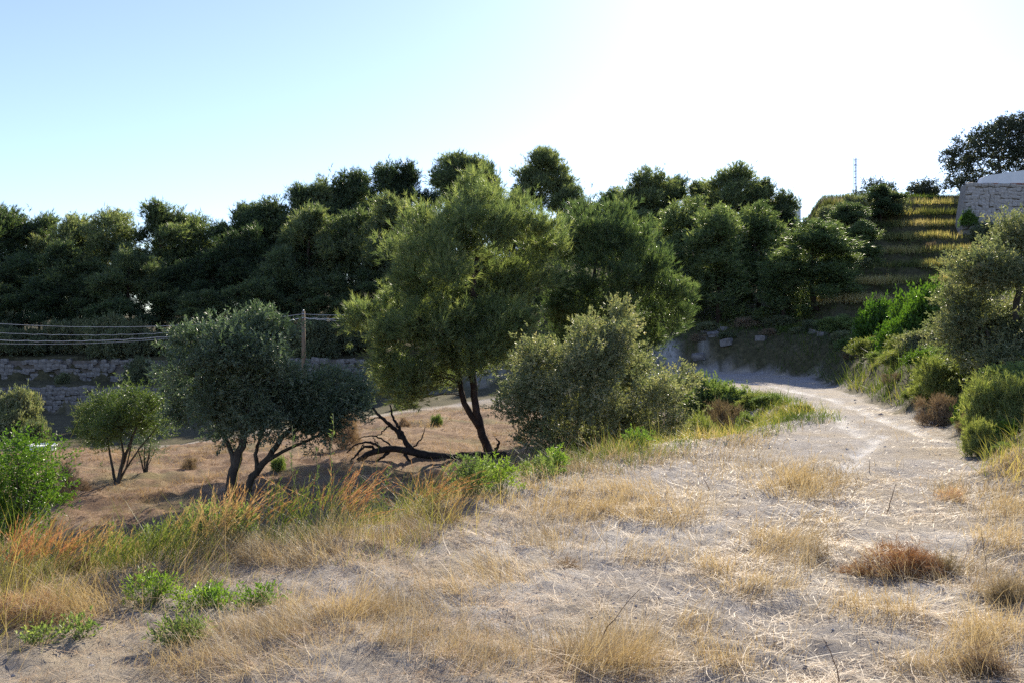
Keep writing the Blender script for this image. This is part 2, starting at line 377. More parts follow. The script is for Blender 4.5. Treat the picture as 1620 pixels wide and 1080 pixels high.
# the dirt track, the lower field and the rest of the ground are cut from one sheet along grid edges
is_track = (fdl < 0) & (fdr < 0) & (fy > 0)
is_field = (fdl >= 0) & (fy > 0) & (fx > -45)
def sub_sheet(name, F, **tags):
    used, inv = np.unique(F, return_inverse=True)
    me = make_mesh(name, V[used], [inv.reshape(-1, 4)], M['ground'], {'zones': zones[used]}, True)
    return link(name, me, **tags)
sub_sheet('dirt_track', Q[is_track], kind='structure')
sub_sheet('lower_field', Q[is_field], kind='structure')
rest = Q[~(is_track | is_field)]
centre = np.array([[0, 0, g1(0, 0)]])
V2 = np.concatenate([V, centre]); zones2 = np.concatenate([zones, [[0, 0, 0, 1]]])
fan = np.stack([np.full(nth, len(V)), np.arange(nth), (np.arange(nth)+1) % nth], -1)[:, ::-1]
used, inv = np.unique(np.concatenate([rest.ravel(), fan.ravel()]), return_inverse=True)
me = make_mesh('ground', V2[used], [inv[:rest.size].reshape(-1, 4), inv[rest.size:].reshape(-1, 3)], M['ground'], {'zones': zones2[used]}, True)
link('ground', me, kind='structure')

# ------------------------------------------------------------------ foliage builders
def leaves_mesh(soup, pos, d, length, width, kind, tint):
    """pos, d: (n,3); one blade or leaf each"""
    n = len(pos); d = norm(d)
    r = RNG.normal(size=(n, 3)); s = norm(np.cross(d, r))
    L = np.asarray(length).reshape(-1, 1)*np.ones((n, 1)); W = np.asarray(width).reshape(-1, 1)*np.ones((n, 1))
    if kind == 'needle':
        V = np.stack([pos-s*W/2, pos+s*W/2, pos+d*L], 1).reshape(-1, 3)
        F = np.arange(n*3).reshape(-1, 3)
        soup.add(V, [F], np.repeat(tint, 3))
    else:
        nn = np.cross(d, s)
        mid = pos+d*L*0.5+nn*L*0.08
        V = np.stack([pos, mid+s*W/2, pos+d*L, mid-s*W/2], 1).reshape(-1, 3)
        F = np.arange(n*4).reshape(-1, 4)
        soup.add(V, [F], np.repeat(tint, 4))

def crown(lobes, n_clump, n_shoot, n_leaf, leaf, clump_r, kind='leaf', spread=0.7, upb=0.35, shell=0.5, flat=0.8, name='crown', mat=None, seg=0.0, hz=None, puffs=0, pf=(0.36, 0.66), stray=0.1, stray_d=1.2):
    """lobes: rows of cx cy cz rx ry rz. Clumps of shoots near the lobes' skins. Returns the mesh and the clump centres."""
    lobes = np.asarray(lobes, float)
    if puffs:
        sub = []
        for L in lobes:
            for q in range(puffs):
                u = norm(RNG.normal(size=3)); u[2] = abs(u[2])*0.9 - 0.25 if RNG.uniform() < 0.7 else u[2]
                f = RNG.uniform(*pf)
                sub.append(np.concatenate([L[:3]+u*L[3:6]*RNG.uniform(0.5, 0.86), L[3:6]*f]))
        lobes = np.array(sub)
    w = (lobes[:, 3]*lobes[:, 4]*lobes[:, 5])**(0.75); w /= w.sum()
    li = RNG.choice(len(lobes), n_clump, p=w)
    u = norm(RNG.normal(size=(n_clump, 3)))
    rad = shell+(1.04-shell)*RNG.uniform(0, 1, (n_clump, 1))**0.6
    c = lobes[li, :3]+u*rad*lobes[li, 3:6]
    # clumps that lie deep inside another lobe are thinned
    dmin = np.full(n_clump, 9.0)
    for L in lobes:
        dmin = np.minimum(dmin, np.linalg.norm((c-L[:3])/L[3:6], axis=1))
    keep = (dmin > shell*0.85) | (RNG.uniform(size=n_clump) < 0.25)
    c, u = c[keep], u[keep]; nc = len(c)
    ctr = (lobes[:, :3]*w[:, None]).sum(0)
    st_ = RNG.uniform(size=nc) < stray
    c = c+np.where(st_[:, None], norm(c-ctr)*RNG.uniform(0.2, 1.0, (nc, 1))*clump_r*stray_d, 0)
    out = norm(u*0.7+norm(c-ctr)*0.5+np.array([0, 0, upb]))
    ct = RNG.uniform(0.0, 1.0, nc)
    cs = clump_r*RNG.uniform(0.55, 1.35, (nc, 1))
    # shoots
    k = n_shoot
    off = RNG.normal(size=(nc, k, 3))*0.5
    off[..., 2] *= flat
    off = off + out[:, None, :]*RNG.uniform(-0.5, 0.6, (nc, k, 1))
    sp = c[:, None, :]+off*cs[:, None, :]
    sdv = norm(out[:, None, :]*0.9+off*0.8+RNG.normal(size=(nc, k, 3))*0.35+np.array([0, 0, upb*0.6]))
    sp = sp.reshape(-1, 3); sdv = sdv.reshape(-1, 3)
    if hz is not None:
        ok = sp[:, 2] > hz(sp); sp = sp[ok]; sdv = sdv[ok]
        stt = np.repeat(ct, k)[ok]
    else: stt = np.repeat(ct, k)
    m = n_leaf; ns = len(sp)
    t = RNG.uniform(0, 1, (ns, m, 1))
    ll, lw_ = leaf
    ld = norm(sdv[:, None, :]+RNG.normal(size=(ns, m, 3))*spread)
    lp = sp[:, None, :]+sdv[:, None, :]*t*(ll*1.6 if seg == 0 else seg)
    tint = np.clip(0.4*stt[:, None]+0.4*RNG.uniform(0, 1, (ns, 1))+0.24*RNG.uniform(0, 1, (ns, m)), 0, 1)
    S = Soup()
    leaves_mesh(S, lp.reshape(-1, 3), ld.reshape(-1, 3), ll*RNG.uniform(0.65, 1.3, ns*m), lw_*RNG.uniform(0.7, 1.2, ns*m), kind, tint.ravel())
    return S.mesh(name, mat), c

def limbs(trunk_pts, trunk_r, lobes, clumps, mat, n_twig=60, limb_r=0.4, name='trunk', sag=-0.08, sides=6, paths=(), tsides=10):
    """limbs from the trunk to every lobe, twigs on to some clumps"""
    S = Soup()
    for pts_, rad_ in paths: tube(S, pts_, rad_, tsides, rough=0.07)
    tp = np.asarray(trunk_pts, float); tr = np.asarray(trunk_r, float)
    ends = []
    for L in lobes:
        c = np.asarray(L[:3])
        h = np.clip(tp[:, 2], None, c[2]-0.25*np.linalg.norm(tp[:, :2]-c[:2], axis=1))
        i = int(np.argmin(np.linalg.norm(tp-c, axis=1)+3.0*np.maximum(tp[:, 2]-c[2], 0)))
        i = max(i, len(tp)//3)
        p = wig(tp[i], c, 7, 0.05, sag)
        r0 = tr[i]*limb_r*RNG.uniform(0.8, 1.1)
        tube(S, p, np.linspace(r0, r0*0.3, 7), sides)
        ends.append((p, r0))
    pts = np.concatenate([p[2:] for p, _ in ends])
    if len(clumps):
        for c in clumps[RNG.choice(len(clumps), min(n_twig, len(clumps)), replace=False)]:
            q = pts[np.argmin(np.linalg.norm(pts-c, axis=1))]
            p = wig(q, c, 5, 0.06, -0.05)
            r0 = tr[0]*0.1
            tube(S, p, np.linspace(r0, r0*0.25, 5), 4)
    return S.mesh(name, mat, True)

def trunk_mesh(paths, mat, sides=10, name='trunk', rough=0.07):
    S = Soup()
    for pts, rad in paths: tube(S, pts, rad, sides, rough=rough)
    return S.mesh(name, mat, True)

def densify(pts, n=12, amp=0.012):
    pts = np.asarray(pts, float)
    s = np.concatenate([[0], np.cumsum(np.linalg.norm(np.diff(pts, axis=0), axis=1))])
    t = np.linspace(0, s[-1], n)
    p = np.stack([np.interp(t, s, pts[:, k]) for k in range(3)], -1)
    # round the corners
    for _ in range(2): p[1:-1] = 0.25*p[:-2]+0.5*p[1:-1]+0.25*p[2:]
    p[1:-1] += RNG.normal(0, amp, (n-2, 3))
    return p

def px_lobes(spec, Y, base, depth=0.8, squash=1.0):
    """lobes given as (column, row, radius in photo pixels[, depth offset in metres]) at distance Y, relative to base"""
    rows = []
    for q in spec:
        px, py, r = q[:3]; dy = q[3] if len(q) > 3 else RNG.uniform(-1, 1)*depth
        p = unproj(px, py, Y+dy)-base; R = r/FPX*Y
        rows.append((p[0], p[1], p[2], R, R*1.05, R*squash))
    return rows

def fill(poly, n, r0, r1, Y, deep=1.0):
    """lobes that fill an outline seen in the photograph; each gets its own depth inside a rounded crown"""
    P = np.array(poly, float); out = []
    x0, y0 = P.min(0); x1, y1 = P.max(0)
    def inside(px, py):
        c = False; j = len(P)-1
        for i in range(len(P)):
            if (P[i, 1] > py) != (P[j, 1] > py) and px < (P[j, 0]-P[i, 0])*(py-P[i, 1])/(P[j, 1]-P[i, 1])+P[i, 0]: c = not c
            j = i
        return c
    def edge(px, py):
        return min(math.hypot(px-(a[0]+t*(b[0]-a[0])), py-(a[1]+t*(b[1]-a[1]))) for a, b in zip(P, np.roll(P, -1, 0)) for t in [min(1, max(0, ((px-a[0])*(b[0]-a[0])+(py-a[1])*(b[1]-a[1]))/((b[0]-a[0])**2+(b[1]-a[1])**2)))])
    while len(out) < n:
        px, py = RNG.uniform(x0, x1), RNG.uniform(y0, y1)
        if not inside(px, py): continue
        e = edge(px, py); r = RNG.uniform(r0, r1)
        if e < r*0.75: continue
        if any(math.hypot(px-q[0], py-q[1]) < 0.45*r and RNG.uniform() < .8 for q in out): continue
        d = deep*min(1.0, e/(.4*min(x1-x0, y1-y0)))**.6*min(x1-x0, y1-y0)*.45/FPX*Y
        out.append((px, py, r, RNG.choice([-1, 1])*d*RNG.uniform(.35, 1)))
    return out

def hero(name, label, cat, base_px, Y, lobes_px, trunks, leafspec, mat, bark, depth=0.8, ntwig=60, limb_r=0.4, group=None, base_xy=None):
    """a single tree or shrub; trunks: list of (list of (column,row,dy), r0, r1) paths, the first starts at the base"""
    X = (base_px-CX)/FPX*Y
    base = np.array([X, Y, g1(X, Y)-0.06])
    root = thing(name, label, cat, tuple(base), group=group)
    paths = []
    for pts, r0, r1 in trunks:
        P3 = []
        for (px, py, dy) in pts:
            P3.append(unproj(px, py, Y+dy)-base)
        P3 = np.array(P3)
        if P3[0, 2] < 0.35: P3[0, 2] = -0.05
        p = densify(P3, max(10, 4*len(P3)), r0*0.12)
        rad = np.linspace(r0, r1, len(p)); rad[0] *= 1.35; rad[1] *= 1.12
        paths.append((p, rad))
    lob = px_lobes(lobes_px, Y, base, depth)
    me, cl = crown(lob, mat=mat, **leafspec)
    link('crown', me, root)
    allp = np.concatenate([p for p, _ in paths]); allr = np.concatenate([r for _, r in paths])
    link('trunk', limbs(allp, allr, lob, cl, bark, ntwig, limb_r, paths=paths), root)
    return root

# ------------------------------------------------------------------ the two big pines in front of the wood
PINE = dict(kind='needle', n_shoot=11, n_leaf=13, leaf=(0.19, 0.016), clump_r=0.3, spread=0.46, upb=0.9, shell=0.35, flat=1.0, puffs=3, pf=(.4, .75), seg=0.16)
PA = [(760, 262), (720, 285), (690, 320), (660, 345), (612, 362), (602, 410), (612, 445), (590, 478), (548, 480), (540, 520), (550, 560), (575, 590), (580, 640), (620, 652), (660, 634), (700, 618), (740, 606), (800, 606), (830, 560), (862, 500), (872, 440), (888, 390), (862, 340), (815, 303), (785, 275)]
hero('pine_tree', 'tall bushy green pine with forked dark trunk in the middle of the picture', 'pine tree', 772, 26.0, fill(PA, 95, 17, 32, 26.0),
     [([(776, 742, 0), (769, 705, 0), (759, 672, 0), (752, 640, 0), (748, 600, 0), (746, 540, .1), (750, 450, .2), (757, 360, .2), (761, 300, .2)], 0.13, 0.035),
      ([(760, 674, 0), (742, 652, 0), (730, 622, .1), (724, 580, .2), (705, 520, .3), (680, 450, .4), (660, 400, .5)], 0.1, 0.03)],
     dict(PINE, n_clump=1950), M['pine'], M['bark'], depth=1.7, ntwig=300, limb_r=0.26)
PB = [(870, 318), (900, 312), (950, 330), (1000, 345), (1042, 385), (1064, 420), (1050, 440), (1088, 438), (1095, 465), (1070, 490), (1100, 503), (1094, 532), (1060, 547), (1030, 572), (980, 592), (900, 600), (860, 560), (866, 450), (880, 380)]
hero('pine_tree', 'wide green pine with reaching right-hand boughs just behind the grey-green bush', 'pine tree', 925, 31.0, fill(PB, 75, 15, 32, 31.0),
     [([(925, 700, 0), (928, 640, 0), (932, 560, 0), (938, 470, 0), (945, 390, 0)], 0.15, 0.04)],
     dict(PINE, n_clump=1400, leaf=(0.2, 0.019)), M['pine'], M['bark'], depth=1.6, ntwig=160, limb_r=0.3)

# olive trees and shrubs
OLV = dict(puffs=6, pf=(.28, .52), kind='leaf', n_shoot=8, n_leaf=9, leaf=(0.082, 0.025), clump_r=0.19, spread=0.7, upb=0.4, shell=0.4, seg=0.17, stray=.2, stray_d=1.6)
hero('olive_tree', 'large dark olive tree with leaning trunk left of the utility pole', 'olive tree', 360, 18.4,
     [(405, 518, 30), (438, 535, 30), (335, 548, 42), (300, 545, 22), (375, 565, 46), (320, 600, 50), (280, 610, 26), (395, 615, 56), (340, 645, 46), (440, 590, 34), (400, 660, 38), (298, 655, 30), (365, 690, 22)],
     [([(362, 812, 0), (366, 765, 0), (376, 722, 0), (388, 690, 0), (385, 630, 0), (380, 560, 0)], 0.115, 0.03), ([(372, 735, 0), (364, 706, .1), (350, 680, .2), (325, 620, .2)], 0.06, 0.025)],
     dict(OLV, n_clump=1050), M['olive'], M['bark_olive'], depth=0.55, ntwig=110)
hero('olive_tree', 'spreading olive tree right of the large one, its forked stem leaning right', 'olive tree', 384, 19.4,
     [(470, 632, 32), (505, 640, 36), (545, 625, 28), (530, 605, 20), (440, 645, 32), (540, 650, 30), (480, 665, 26), (515, 672, 18)],
     [([(384, 792, 0), (402, 748, 0), (425, 725, 0), (445, 692, 0), (480, 660, 0), (510, 630, 0)], 0.09, 0.03), ([(408, 744, 0), (404, 715, 0.1), (412, 690, .2), (430, 650, .2)], 0.05, 0.02), ([(425, 726, 0), (455, 710, 0), (500, 690, -.1), (535, 672, -.1)], 0.045, 0.02)],
     dict(OLV, n_clump=620), M['olive'], M['bark_olive'], depth=0.5, ntwig=80)
hero('olive_tree', 'small bright young olive with several thin stems on the brown field', 'olive tree', 184, 20.9,
     [(150, 660, 17), (172, 645, 22), (205, 635, 22), (236, 635, 20), (225, 665, 28), (190, 675, 28), (155, 690, 20), (250, 672, 12), (135, 690, 9)],
     [([(185, 768, 0), (192, 738, 0), (203, 708, 0), (218, 670, 0)], 0.05, 0.02), ([(184, 766, 0), (178, 742, .1), (174, 718, .1), (168, 680, .1)], 0.04, 0.015), ([(187, 752, 0), (196, 715, -.1), (190, 690, 0), (195, 650, 0)], 0.035, 0.015)],
     dict(OLV, n_clump=400, leaf=(0.065, 0.018)), M['olive_bright'], M['bark_olive'], depth=0.45, ntwig=80, limb_r=0.5)
hero('olive_sapling', 'thin sparse sapling just right of the small bright olive', 'sapling', 231, 22.2,
     [(228, 705, 13), (245, 712, 11), (222, 722, 8), (240, 690, 12)],
     [([(231, 757, 0), (233, 735, 0), (238, 700, 0)], 0.03, 0.01), ([(230, 757, 0), (224, 730, 0), (218, 708, 0)], 0.025, 0.01), ([(232, 757, 0), (228, 730, 0.05), (229, 700, 0)], 0.025, 0.01)],
     dict(OLV, n_clump=38, leaf=(0.055, 0.014)), M['olive'], M['bark_olive'], depth=0.2, ntwig=30, limb_r=0.5)
hero('grey_shrub', 'big rounded grey-green shrub with yellowish tips on the bank beside the track', 'shrub', 930, 19.8,
     fill([(970, 488), (1000, 508), (1012, 545), (1050, 565), (1092, 590), (1094, 650), (1078, 705), (1000, 722), (880, 735), (800, 722), (782, 690), (800, 650), (798, 610), (822, 572), (850, 538), (900, 518), (935, 498)], 62, 16, 34, 19.8),
     [([(930, 760, 0), (925, 720, 0), (920, 660, 0), (940, 580, 0)], 0.09, 0.03), ([(925, 760, 0), (900, 710, 0), (870, 640, 0)], 0.07, 0.025), ([(935, 760, 0), (970, 715, 0), (1010, 650, 0)], 0.07, 0.025)],
     dict(OLV, n_clump=1900, leaf=(0.068, 0.027), clump_r=0.2, puffs=3, pf=(.4, .75)), M['mastic'], M['bark_olive'], depth=0.8, ntwig=90)
hero('olive_tree', 'dense silvery olive tree cut by the right edge above the bushy bank', 'olive tree', 1600, 19.0,
     [(1548, 440, 30), (1522, 480, 36), (1580, 445, 44), (1605, 392, 34), (1630, 365, 26), (1555, 520, 52), (1610, 510, 60), (1502, 515, 22), (1580, 570, 38), (1650, 560, 60), (1650, 440, 50), (1530, 560, 26)],
     [([(1605, 665, 0), (1608, 620, 0), (1605, 560, 0), (1610, 450, 0)], 0.16, 0.05), ([(1607, 630, 0), (1580, 580, 0), (1560, 520, 0)], 0.09, 0.03)],
     dict(OLV, n_clump=1600, leaf=(0.074, 0.027)), M['mastic'], M['bark_olive'], depth=0.7, ntwig=60)
hero('green_bush', 'bright green leafy bush at the left edge of the picture', 'bush', 25, 9.6,
     [(30, 735, 34), (62, 728, 22), (10, 760, 40), (60, 770, 30), (20, 800, 40), (75, 800, 18), (-40, 750, 45), (-30, 810, 45)],
     [([(25, 850, 0), (28, 800, 0), (30, 740, 0)], 0.03, 0.012), ([(22, 850, 0), (5, 800, 0), (-10, 760, 0)], 0.03, 0.012), ([(28, 850, 0), (50, 800, 0), (60, 760, 0)], 0.025, 0.01)],
     dict(kind='leaf', n_shoot=6, n_leaf=9, leaf=(0.04, 0.017), clump_r=0.13, spread=0.8, upb=0.45, shell=0.4, seg=0.13, n_clump=330), M['bright'], M['bark_olive'], depth=0.3, ntwig=60, limb_r=0.4)

# ------------------------------------------------------------------ the wood: a few kinds of pine, copied one by one
def generic_pine(kind, H=10.0):
    W = {'round': 3.1, 'tall': 2.5, 'umbrella': 3.0, 'young': 2.9, 'broad': 3.6}[kind]
    c0 = {'round': 0.3, 'tall': 0.28, 'umbrella': 0.6, 'young': 0.12, 'broad': 0.35}[kind]
    lob = []
    n = {'round': 20, 'tall': 20, 'umbrella': 11, 'young': 22, 'broad': 22}[kind]
    for i in range(n):
        t = (i+0.5)/n
        h = c0+(0.93-c0)*t
        prof = {'umbrella': 0.9*math.sqrt(max(0, 1-(2*t-0.85)**2*0.8)), 'young': 1-0.75*t, 'tall': 1-0.7*t**1.6}.get(kind, math.sqrt(max(0.05, 1-(1.55*t-0.5)**2)))
        a = i*2.4+RNG.uniform(-.5, .5)
        r = W*prof*RNG.uniform(0.3, 0.85)
        R = RNG.uniform(0.6, 1.3)*(0.75 if t > 0.85 else 1)
        lob.append((math.cos(a)*r, math.sin(a)*r, h*H+RNG.uniform(-.3, .3), R, R, R*1.0))
    lob.append((RNG.uniform(-.3, .3), RNG.uniform(-.3, .3), H*0.94, 0.7, 0.7, 0.65))
    tp = densify([(0, 0, -0.3), (RNG.uniform(-.3, .3), RNG.uniform(-.3, .3), H*.3), (RNG.uniform(-.5, .5), RNG.uniform(-.4, .4), H*.65), (0, 0, H*0.93)], 14, 0.03)
    tr = np.linspace(0.19, 0.05, 14); tr[0] *= 1.3
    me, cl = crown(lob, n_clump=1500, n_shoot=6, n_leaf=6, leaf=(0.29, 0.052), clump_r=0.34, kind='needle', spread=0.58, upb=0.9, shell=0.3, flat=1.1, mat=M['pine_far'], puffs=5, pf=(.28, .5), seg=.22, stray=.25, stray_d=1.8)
    root = thing('pine_tree', '', 'pine tree')
    link('crown', me, root); link('trunk', limbs(tp, tr, lob, cl, M['bark'], 40, 0.32, sides=5, paths=[(tp, tr)], tsides=8), root)
    return root

PROTO = {k: generic_pine(k) for k in ('round', 'tall', 'umbrella', 'young', 'broad')}
USED = set()
def place(kind, px, pytop, Y, label, w=1.0, group='pines of the wood', rz=None):
    X = (px-CX)/FPX*Y; zb = g1(X, Y)-0.15
    H = HC-(pytop-HY)/FPX*Y-zb
    s = H/10.0; sw = w*1.15*(0.55*s+0.45)
    loc = (X, Y, zb); rz = RNG.uniform(0, 6.28) if rz is None else rz
    if kind not in USED:
        USED.add(kind); r = PROTO[kind]; r.location = loc; r.rotation_euler = (0, 0, rz); r.scale = (sw, sw, s); r['label'] = label
        if group: r['group'] = group
        return r
    return dup(PROTO[kind], loc, rz, (sw, sw, s), label, group)

sky_row = [
    ('round', 8, 333, 76, 'pine at the far left edge of the skyline', 1.0), ('round', 70, 346, 78, 'flat-topped pine second from the left edge on the skyline', 1.0),
    ('round', 122, 346, 77, 'third pine from the left edge on the skyline', .9), ('broad', 178, 337, 76, 'rounded pine on the skyline above the small young olive', 1.0),
    ('round', 252, 326, 75, 'pine with a pointed crown on the left skyline, tallest before the dip', 1.05), ('broad', 300, 346, 79, 'pine just left of the dip in the left skyline', .9),
    ('tall', 352, 356, 84, 'low pine standing in the dip of the left skyline', 1.0), ('round', 392, 328, 82, 'pine on the skyline above the large dark olive', 1.0),
    ('tall', 432, 318, 83, 'pine on the rising skyline just left of the utility pole', 1.1), ('round', 478, 300, 84, 'pine on the rising skyline right above the utility pole', 1.0),
    ('tall', 512, 288, 84, 'narrow pine on the skyline just right of the utility pole', 1.1), ('round', 555, 278, 85, 'pine on the skyline left of the tall central group', 1.0),
    ('broad', 600, 268, 84, 'broad pine on the skyline beside the highest one left of centre', 1.0), ('round', 640, 264, 85, 'high pine on the skyline left of the gap beside the central pine', .9),
    ('umbrella', 722, 250, 92, 'umbrella-shaped pine rising on the skyline behind the central pine', 1.05), ('umbrella', 762, 262, 96, 'smaller umbrella pine half hidden right behind the central pine top', .8),
    ('umbrella', 858, 243, 92, 'dark umbrella pine standing alone highest on the skyline', 1.1), ('round', 905, 296, 88, 'low pine filling the skyline notch right of the lone umbrella pine', .8),
    ('tall', 975, 302, 78, 'pine on the skyline left of the twin-peaked right-hand group', 1.1), ('young', 1022, 268, 74, 'pointed pine forming the left peak of the right-hand group', 1.1),
    ('round', 1068, 285, 76, 'pine between the two peaks of the right-hand group', 1.0), ('round', 1108, 292, 75, 'pine just left of the right-hand peak', .9),
    ('tall', 1165, 264, 72, 'tall pine forming the right peak of the right-hand group', 1.15), ('round', 1203, 290, 72, 'pine on the right shoulder of the right-hand peak', .9),
    ('young', 1238, 302, 71, 'thin pine beside the small white building on the ridge', .7)]
for k, px, py, Y, lab, w in sky_row: place(k, px, py, Y, lab, w)
# lower pines in front of the skyline row
mid = [('broad', 35, 395, 70), ('round', 110, 402, 69), ('tall', 160, 392, 71), ('broad', 215, 398, 68), ('round', 285, 392, 69), ('round', 345, 398, 70), ('broad', 405, 372, 70), ('tall', 455, 358, 70),
       ('round', 505, 345, 70), ('broad', 555, 340, 71), ('round', 605, 335, 70), ('tall', 660, 330, 72), ('round', 700, 345, 72), ('round', 800, 350, 75), ('broad', 860, 335, 76), ('round', 930, 345, 72),
       ('broad', -30, 390, 70), ('round', 0, 452, 66), ('broad', 75, 460, 66), ('tall', 140, 450, 66), ('round', 200, 465, 65.5), ('broad', 330, 440, 66), ('round', 255, 455, 65.5), ('round', 400, 440, 65), ('tall', 450, 425, 66), ('broad', 520, 430, 66), ('round', 580, 425, 66), ('round', 640, 420, 65), ('broad', 700, 430, 64), ('round', 770, 420, 65), ('round', 850, 420, 64), ('broad', 1000, 350, 66), ('round', 1130, 345, 66)]
for k, px, py, Y in mid:
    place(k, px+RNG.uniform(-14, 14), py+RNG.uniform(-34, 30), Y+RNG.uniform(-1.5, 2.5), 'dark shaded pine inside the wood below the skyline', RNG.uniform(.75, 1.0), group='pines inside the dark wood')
front = [('young', 1090, 318, 60, 'sunlit pine at the front of the right-hand group, above the far track bend', 1.0), ('young', 1135, 330, 55, 'broad pine in the middle of the right-hand group beside the track bend', 1.05),
         ('young', 1200, 325, 58, 'pine between the broad pine and the rounded sunlit one right of the bend', 1.0), ('young', 1290, 350, 51, 'rounded sunlit pine nearest the terraced slope, right of the track bend', 1.25),
         ('young', 1240, 395, 51.5, 'lower pine in front of the rounded sunlit pine at the track bend', .9), ('young', 1322, 395, 52.5, 'short pine at the right end of the group, touching the terraces', .95),
         ('young', 1338, 322, 61, 'dark pine at the left end of the terraces below the antenna mast', .95), ('round', 1392, 296, 66, 'rounded dark pine on the ridge right of the antenna mast', .8), ('young', 1365, 352, 58, 'low dark pine on the left of the middle terraces', .8),
         ('young', 1050, 385, 56, 'dark pine at the left of the right-hand group behind the reaching boughs', 1.0)]
for k, px, py, Y, lab, w in front:
    o = place(k, px, py, Y, lab, w, group='pines by the track bend')
    for ch in o.children:
        if ch.name.startswith('crown') and Y < 60.5: ch.material_slots[0].link = 'OBJECT'; ch.material_slots[0].material = M['pine']  # lighter needle colour stands in for sunlight on the nearer pines

# ------------------------------------------------------------------ trees on the right ridge
def ridge_tree(label, px, pytop, Y, lobes_px, mat, n, leaf, base_py, name='ridge_tree', cat='tree', r0=0.2, cr=0.35):
    X = (px-CX)/FPX*Y
    pts = [([(px, base_py+8, 0), (px+2, base_py-20, 0), (px, (pytop+base_py)/2, 0)], r0, r0*0.35)]
    return hero(name, label, cat, px, Y, lobes_px, pts, dict(kind='leaf', n_shoot=9, n_leaf=6, leaf=leaf, clump_r=cr, spread=0.8, upb=0.4, shell=0.3, seg=0.3, n_clump=n), mat, M['bark_olive'], depth=1.2, ntwig=120, limb_r=0.5)
ridge_tree('large dark open-crowned tree behind the stone wall at the top right', 1580, 200, 74,
           [(1508, 255, 16), (1530, 240, 20), (1560, 225, 22), (1590, 212, 22), (1615, 205, 24), (1640, 205, 30), (1520, 275, 16), (1550, 262, 22), (1585, 250, 24), (1620, 245, 26), (1505, 296, 12), (1530, 292, 14), (1650, 250, 30), (1570, 285, 16), (1600, 280, 16)], M['holm'], 760, (0.2, 0.085), 310, 'broadleaf_tree', r0=0.3)
ridge_tree('small dark round tree on the ridge left of the stone wall', 1460, 292, 76, [(1448, 305, 11), (1468, 303, 12), (1458, 312, 12), (1475, 312, 8)], M['holm'], 130, (0.2, 0.075), 322, 'round_tree', r0=0.12)
ridge_tree('rounded dark tree on the ridge right of the antenna mast', 1388, 292, 75, [(1385, 305, 18), (1402, 305, 14), (1370, 325, 20), (1395, 330, 24), (1415, 335, 18), (1385, 345, 16), (1405, 345, 16)], M['holm'], 300, (0.2, 0.07), 345, 'round_tree', r0=0.15)
ridge_tree('spiky twiggy shrub on the ridge at the foot of the antenna mast', 1345, 315, 75, [(1330, 335, 12), (1350, 328, 14), (1342, 342, 14), (1360, 345, 12), (1325, 345, 10)], M['holm'], 130, (0.22, 0.05), 345, 'ridge_shrub', 'shrub', r0=0.1)

# ------------------------------------------------------------------ bushes on the banks
def bush_proto(kind):
    root = thing('bush', '', 'bush')
    lob = []
    for i in range(9):
        a = i*2.4+RNG.uniform(-.6, .6); r = 0.7*math.sqrt((i+.5)/9)
        h = 0.5+0.2*(1-(i/9))+RNG.uniform(-.2, .14)
        R = RNG.uniform(0.2, 0.4)
        lob.append((math.cos(a)*r, math.sin(a)*r, h, R, R, R))
    for i in range(5):
        a = i*1.26+.4; lob.append((math.cos(a)*.6, math.sin(a)*.6, 0.28, .3, .3, .26))
    if kind == 'leafy': spec = dict(kind='leaf', n_clump=440, n_shoot=6, n_leaf=7, leaf=(0.085, 0.045), stray=.3, stray_d=2., clump_r=0.13, spread=.8, upb=.5, shell=.35, seg=.12, puffs=4); mat = M['bright']
    elif kind == 'grey': spec = dict(kind='leaf', n_clump=480, n_shoot=6, n_leaf=7, leaf=(0.08, 0.032), stray=.3, stray_d=2., clump_r=0.12, spread=.75, upb=.5, shell=.35, seg=.12, puffs=4); mat = M['mastic']
    elif kind == 'feathery': spec = dict(kind='needle', n_clump=420, n_shoot=7, n_leaf=8, leaf=(0.13, 0.02), clump_r=0.16, spread=.6, upb=1.1, shell=.1, stray=.3, stray_d=2., seg=.1, puffs=4); mat = M['fennel']
    elif kind == 'olive_scrub': spec = dict(kind='leaf', n_clump=440, n_shoot=6, n_leaf=7, leaf=(0.095, 0.034), stray=.3, stray_d=2., clump_r=0.16, spread=.6, upb=1.0, shell=.3, seg=.14, puffs=4); mat = M['weed']
    else: spec = dict(kind='needle', n_clump=260, stray=.4, stray_d=2.2, n_shoot=6, n_leaf=6, leaf=(0.17, 0.012), clump_r=0.14, spread=.7, upb=.5, shell=.2, seg=.1, puffs=4); mat = M['brush']
    me, cl = crown(lob, mat=mat, name='foliage', **spec)
    link('foliage', me, root)
    S = Soup()
    for i in range(9):
        a = i*.7; L = lob[i]
        tube(S, wig((0.03*math.cos(a), .03*math.sin(a), -0.1), L[:3], 6, .05), np.linspace(.028, .008, 6), 5)
    for c in cl[RNG.choice(len(cl), 40, replace=False)]:
        L = lob[int(np.argmin([np.linalg.norm(np.array(q[:3])-c) for q in lob[:9]]))]
        tube(S, wig(L[:3], c, 4, .05), np.linspace(.009, .003, 4), 4)
    link('stems', S.mesh('stems', M['bark_olive'], True), root)
    return root

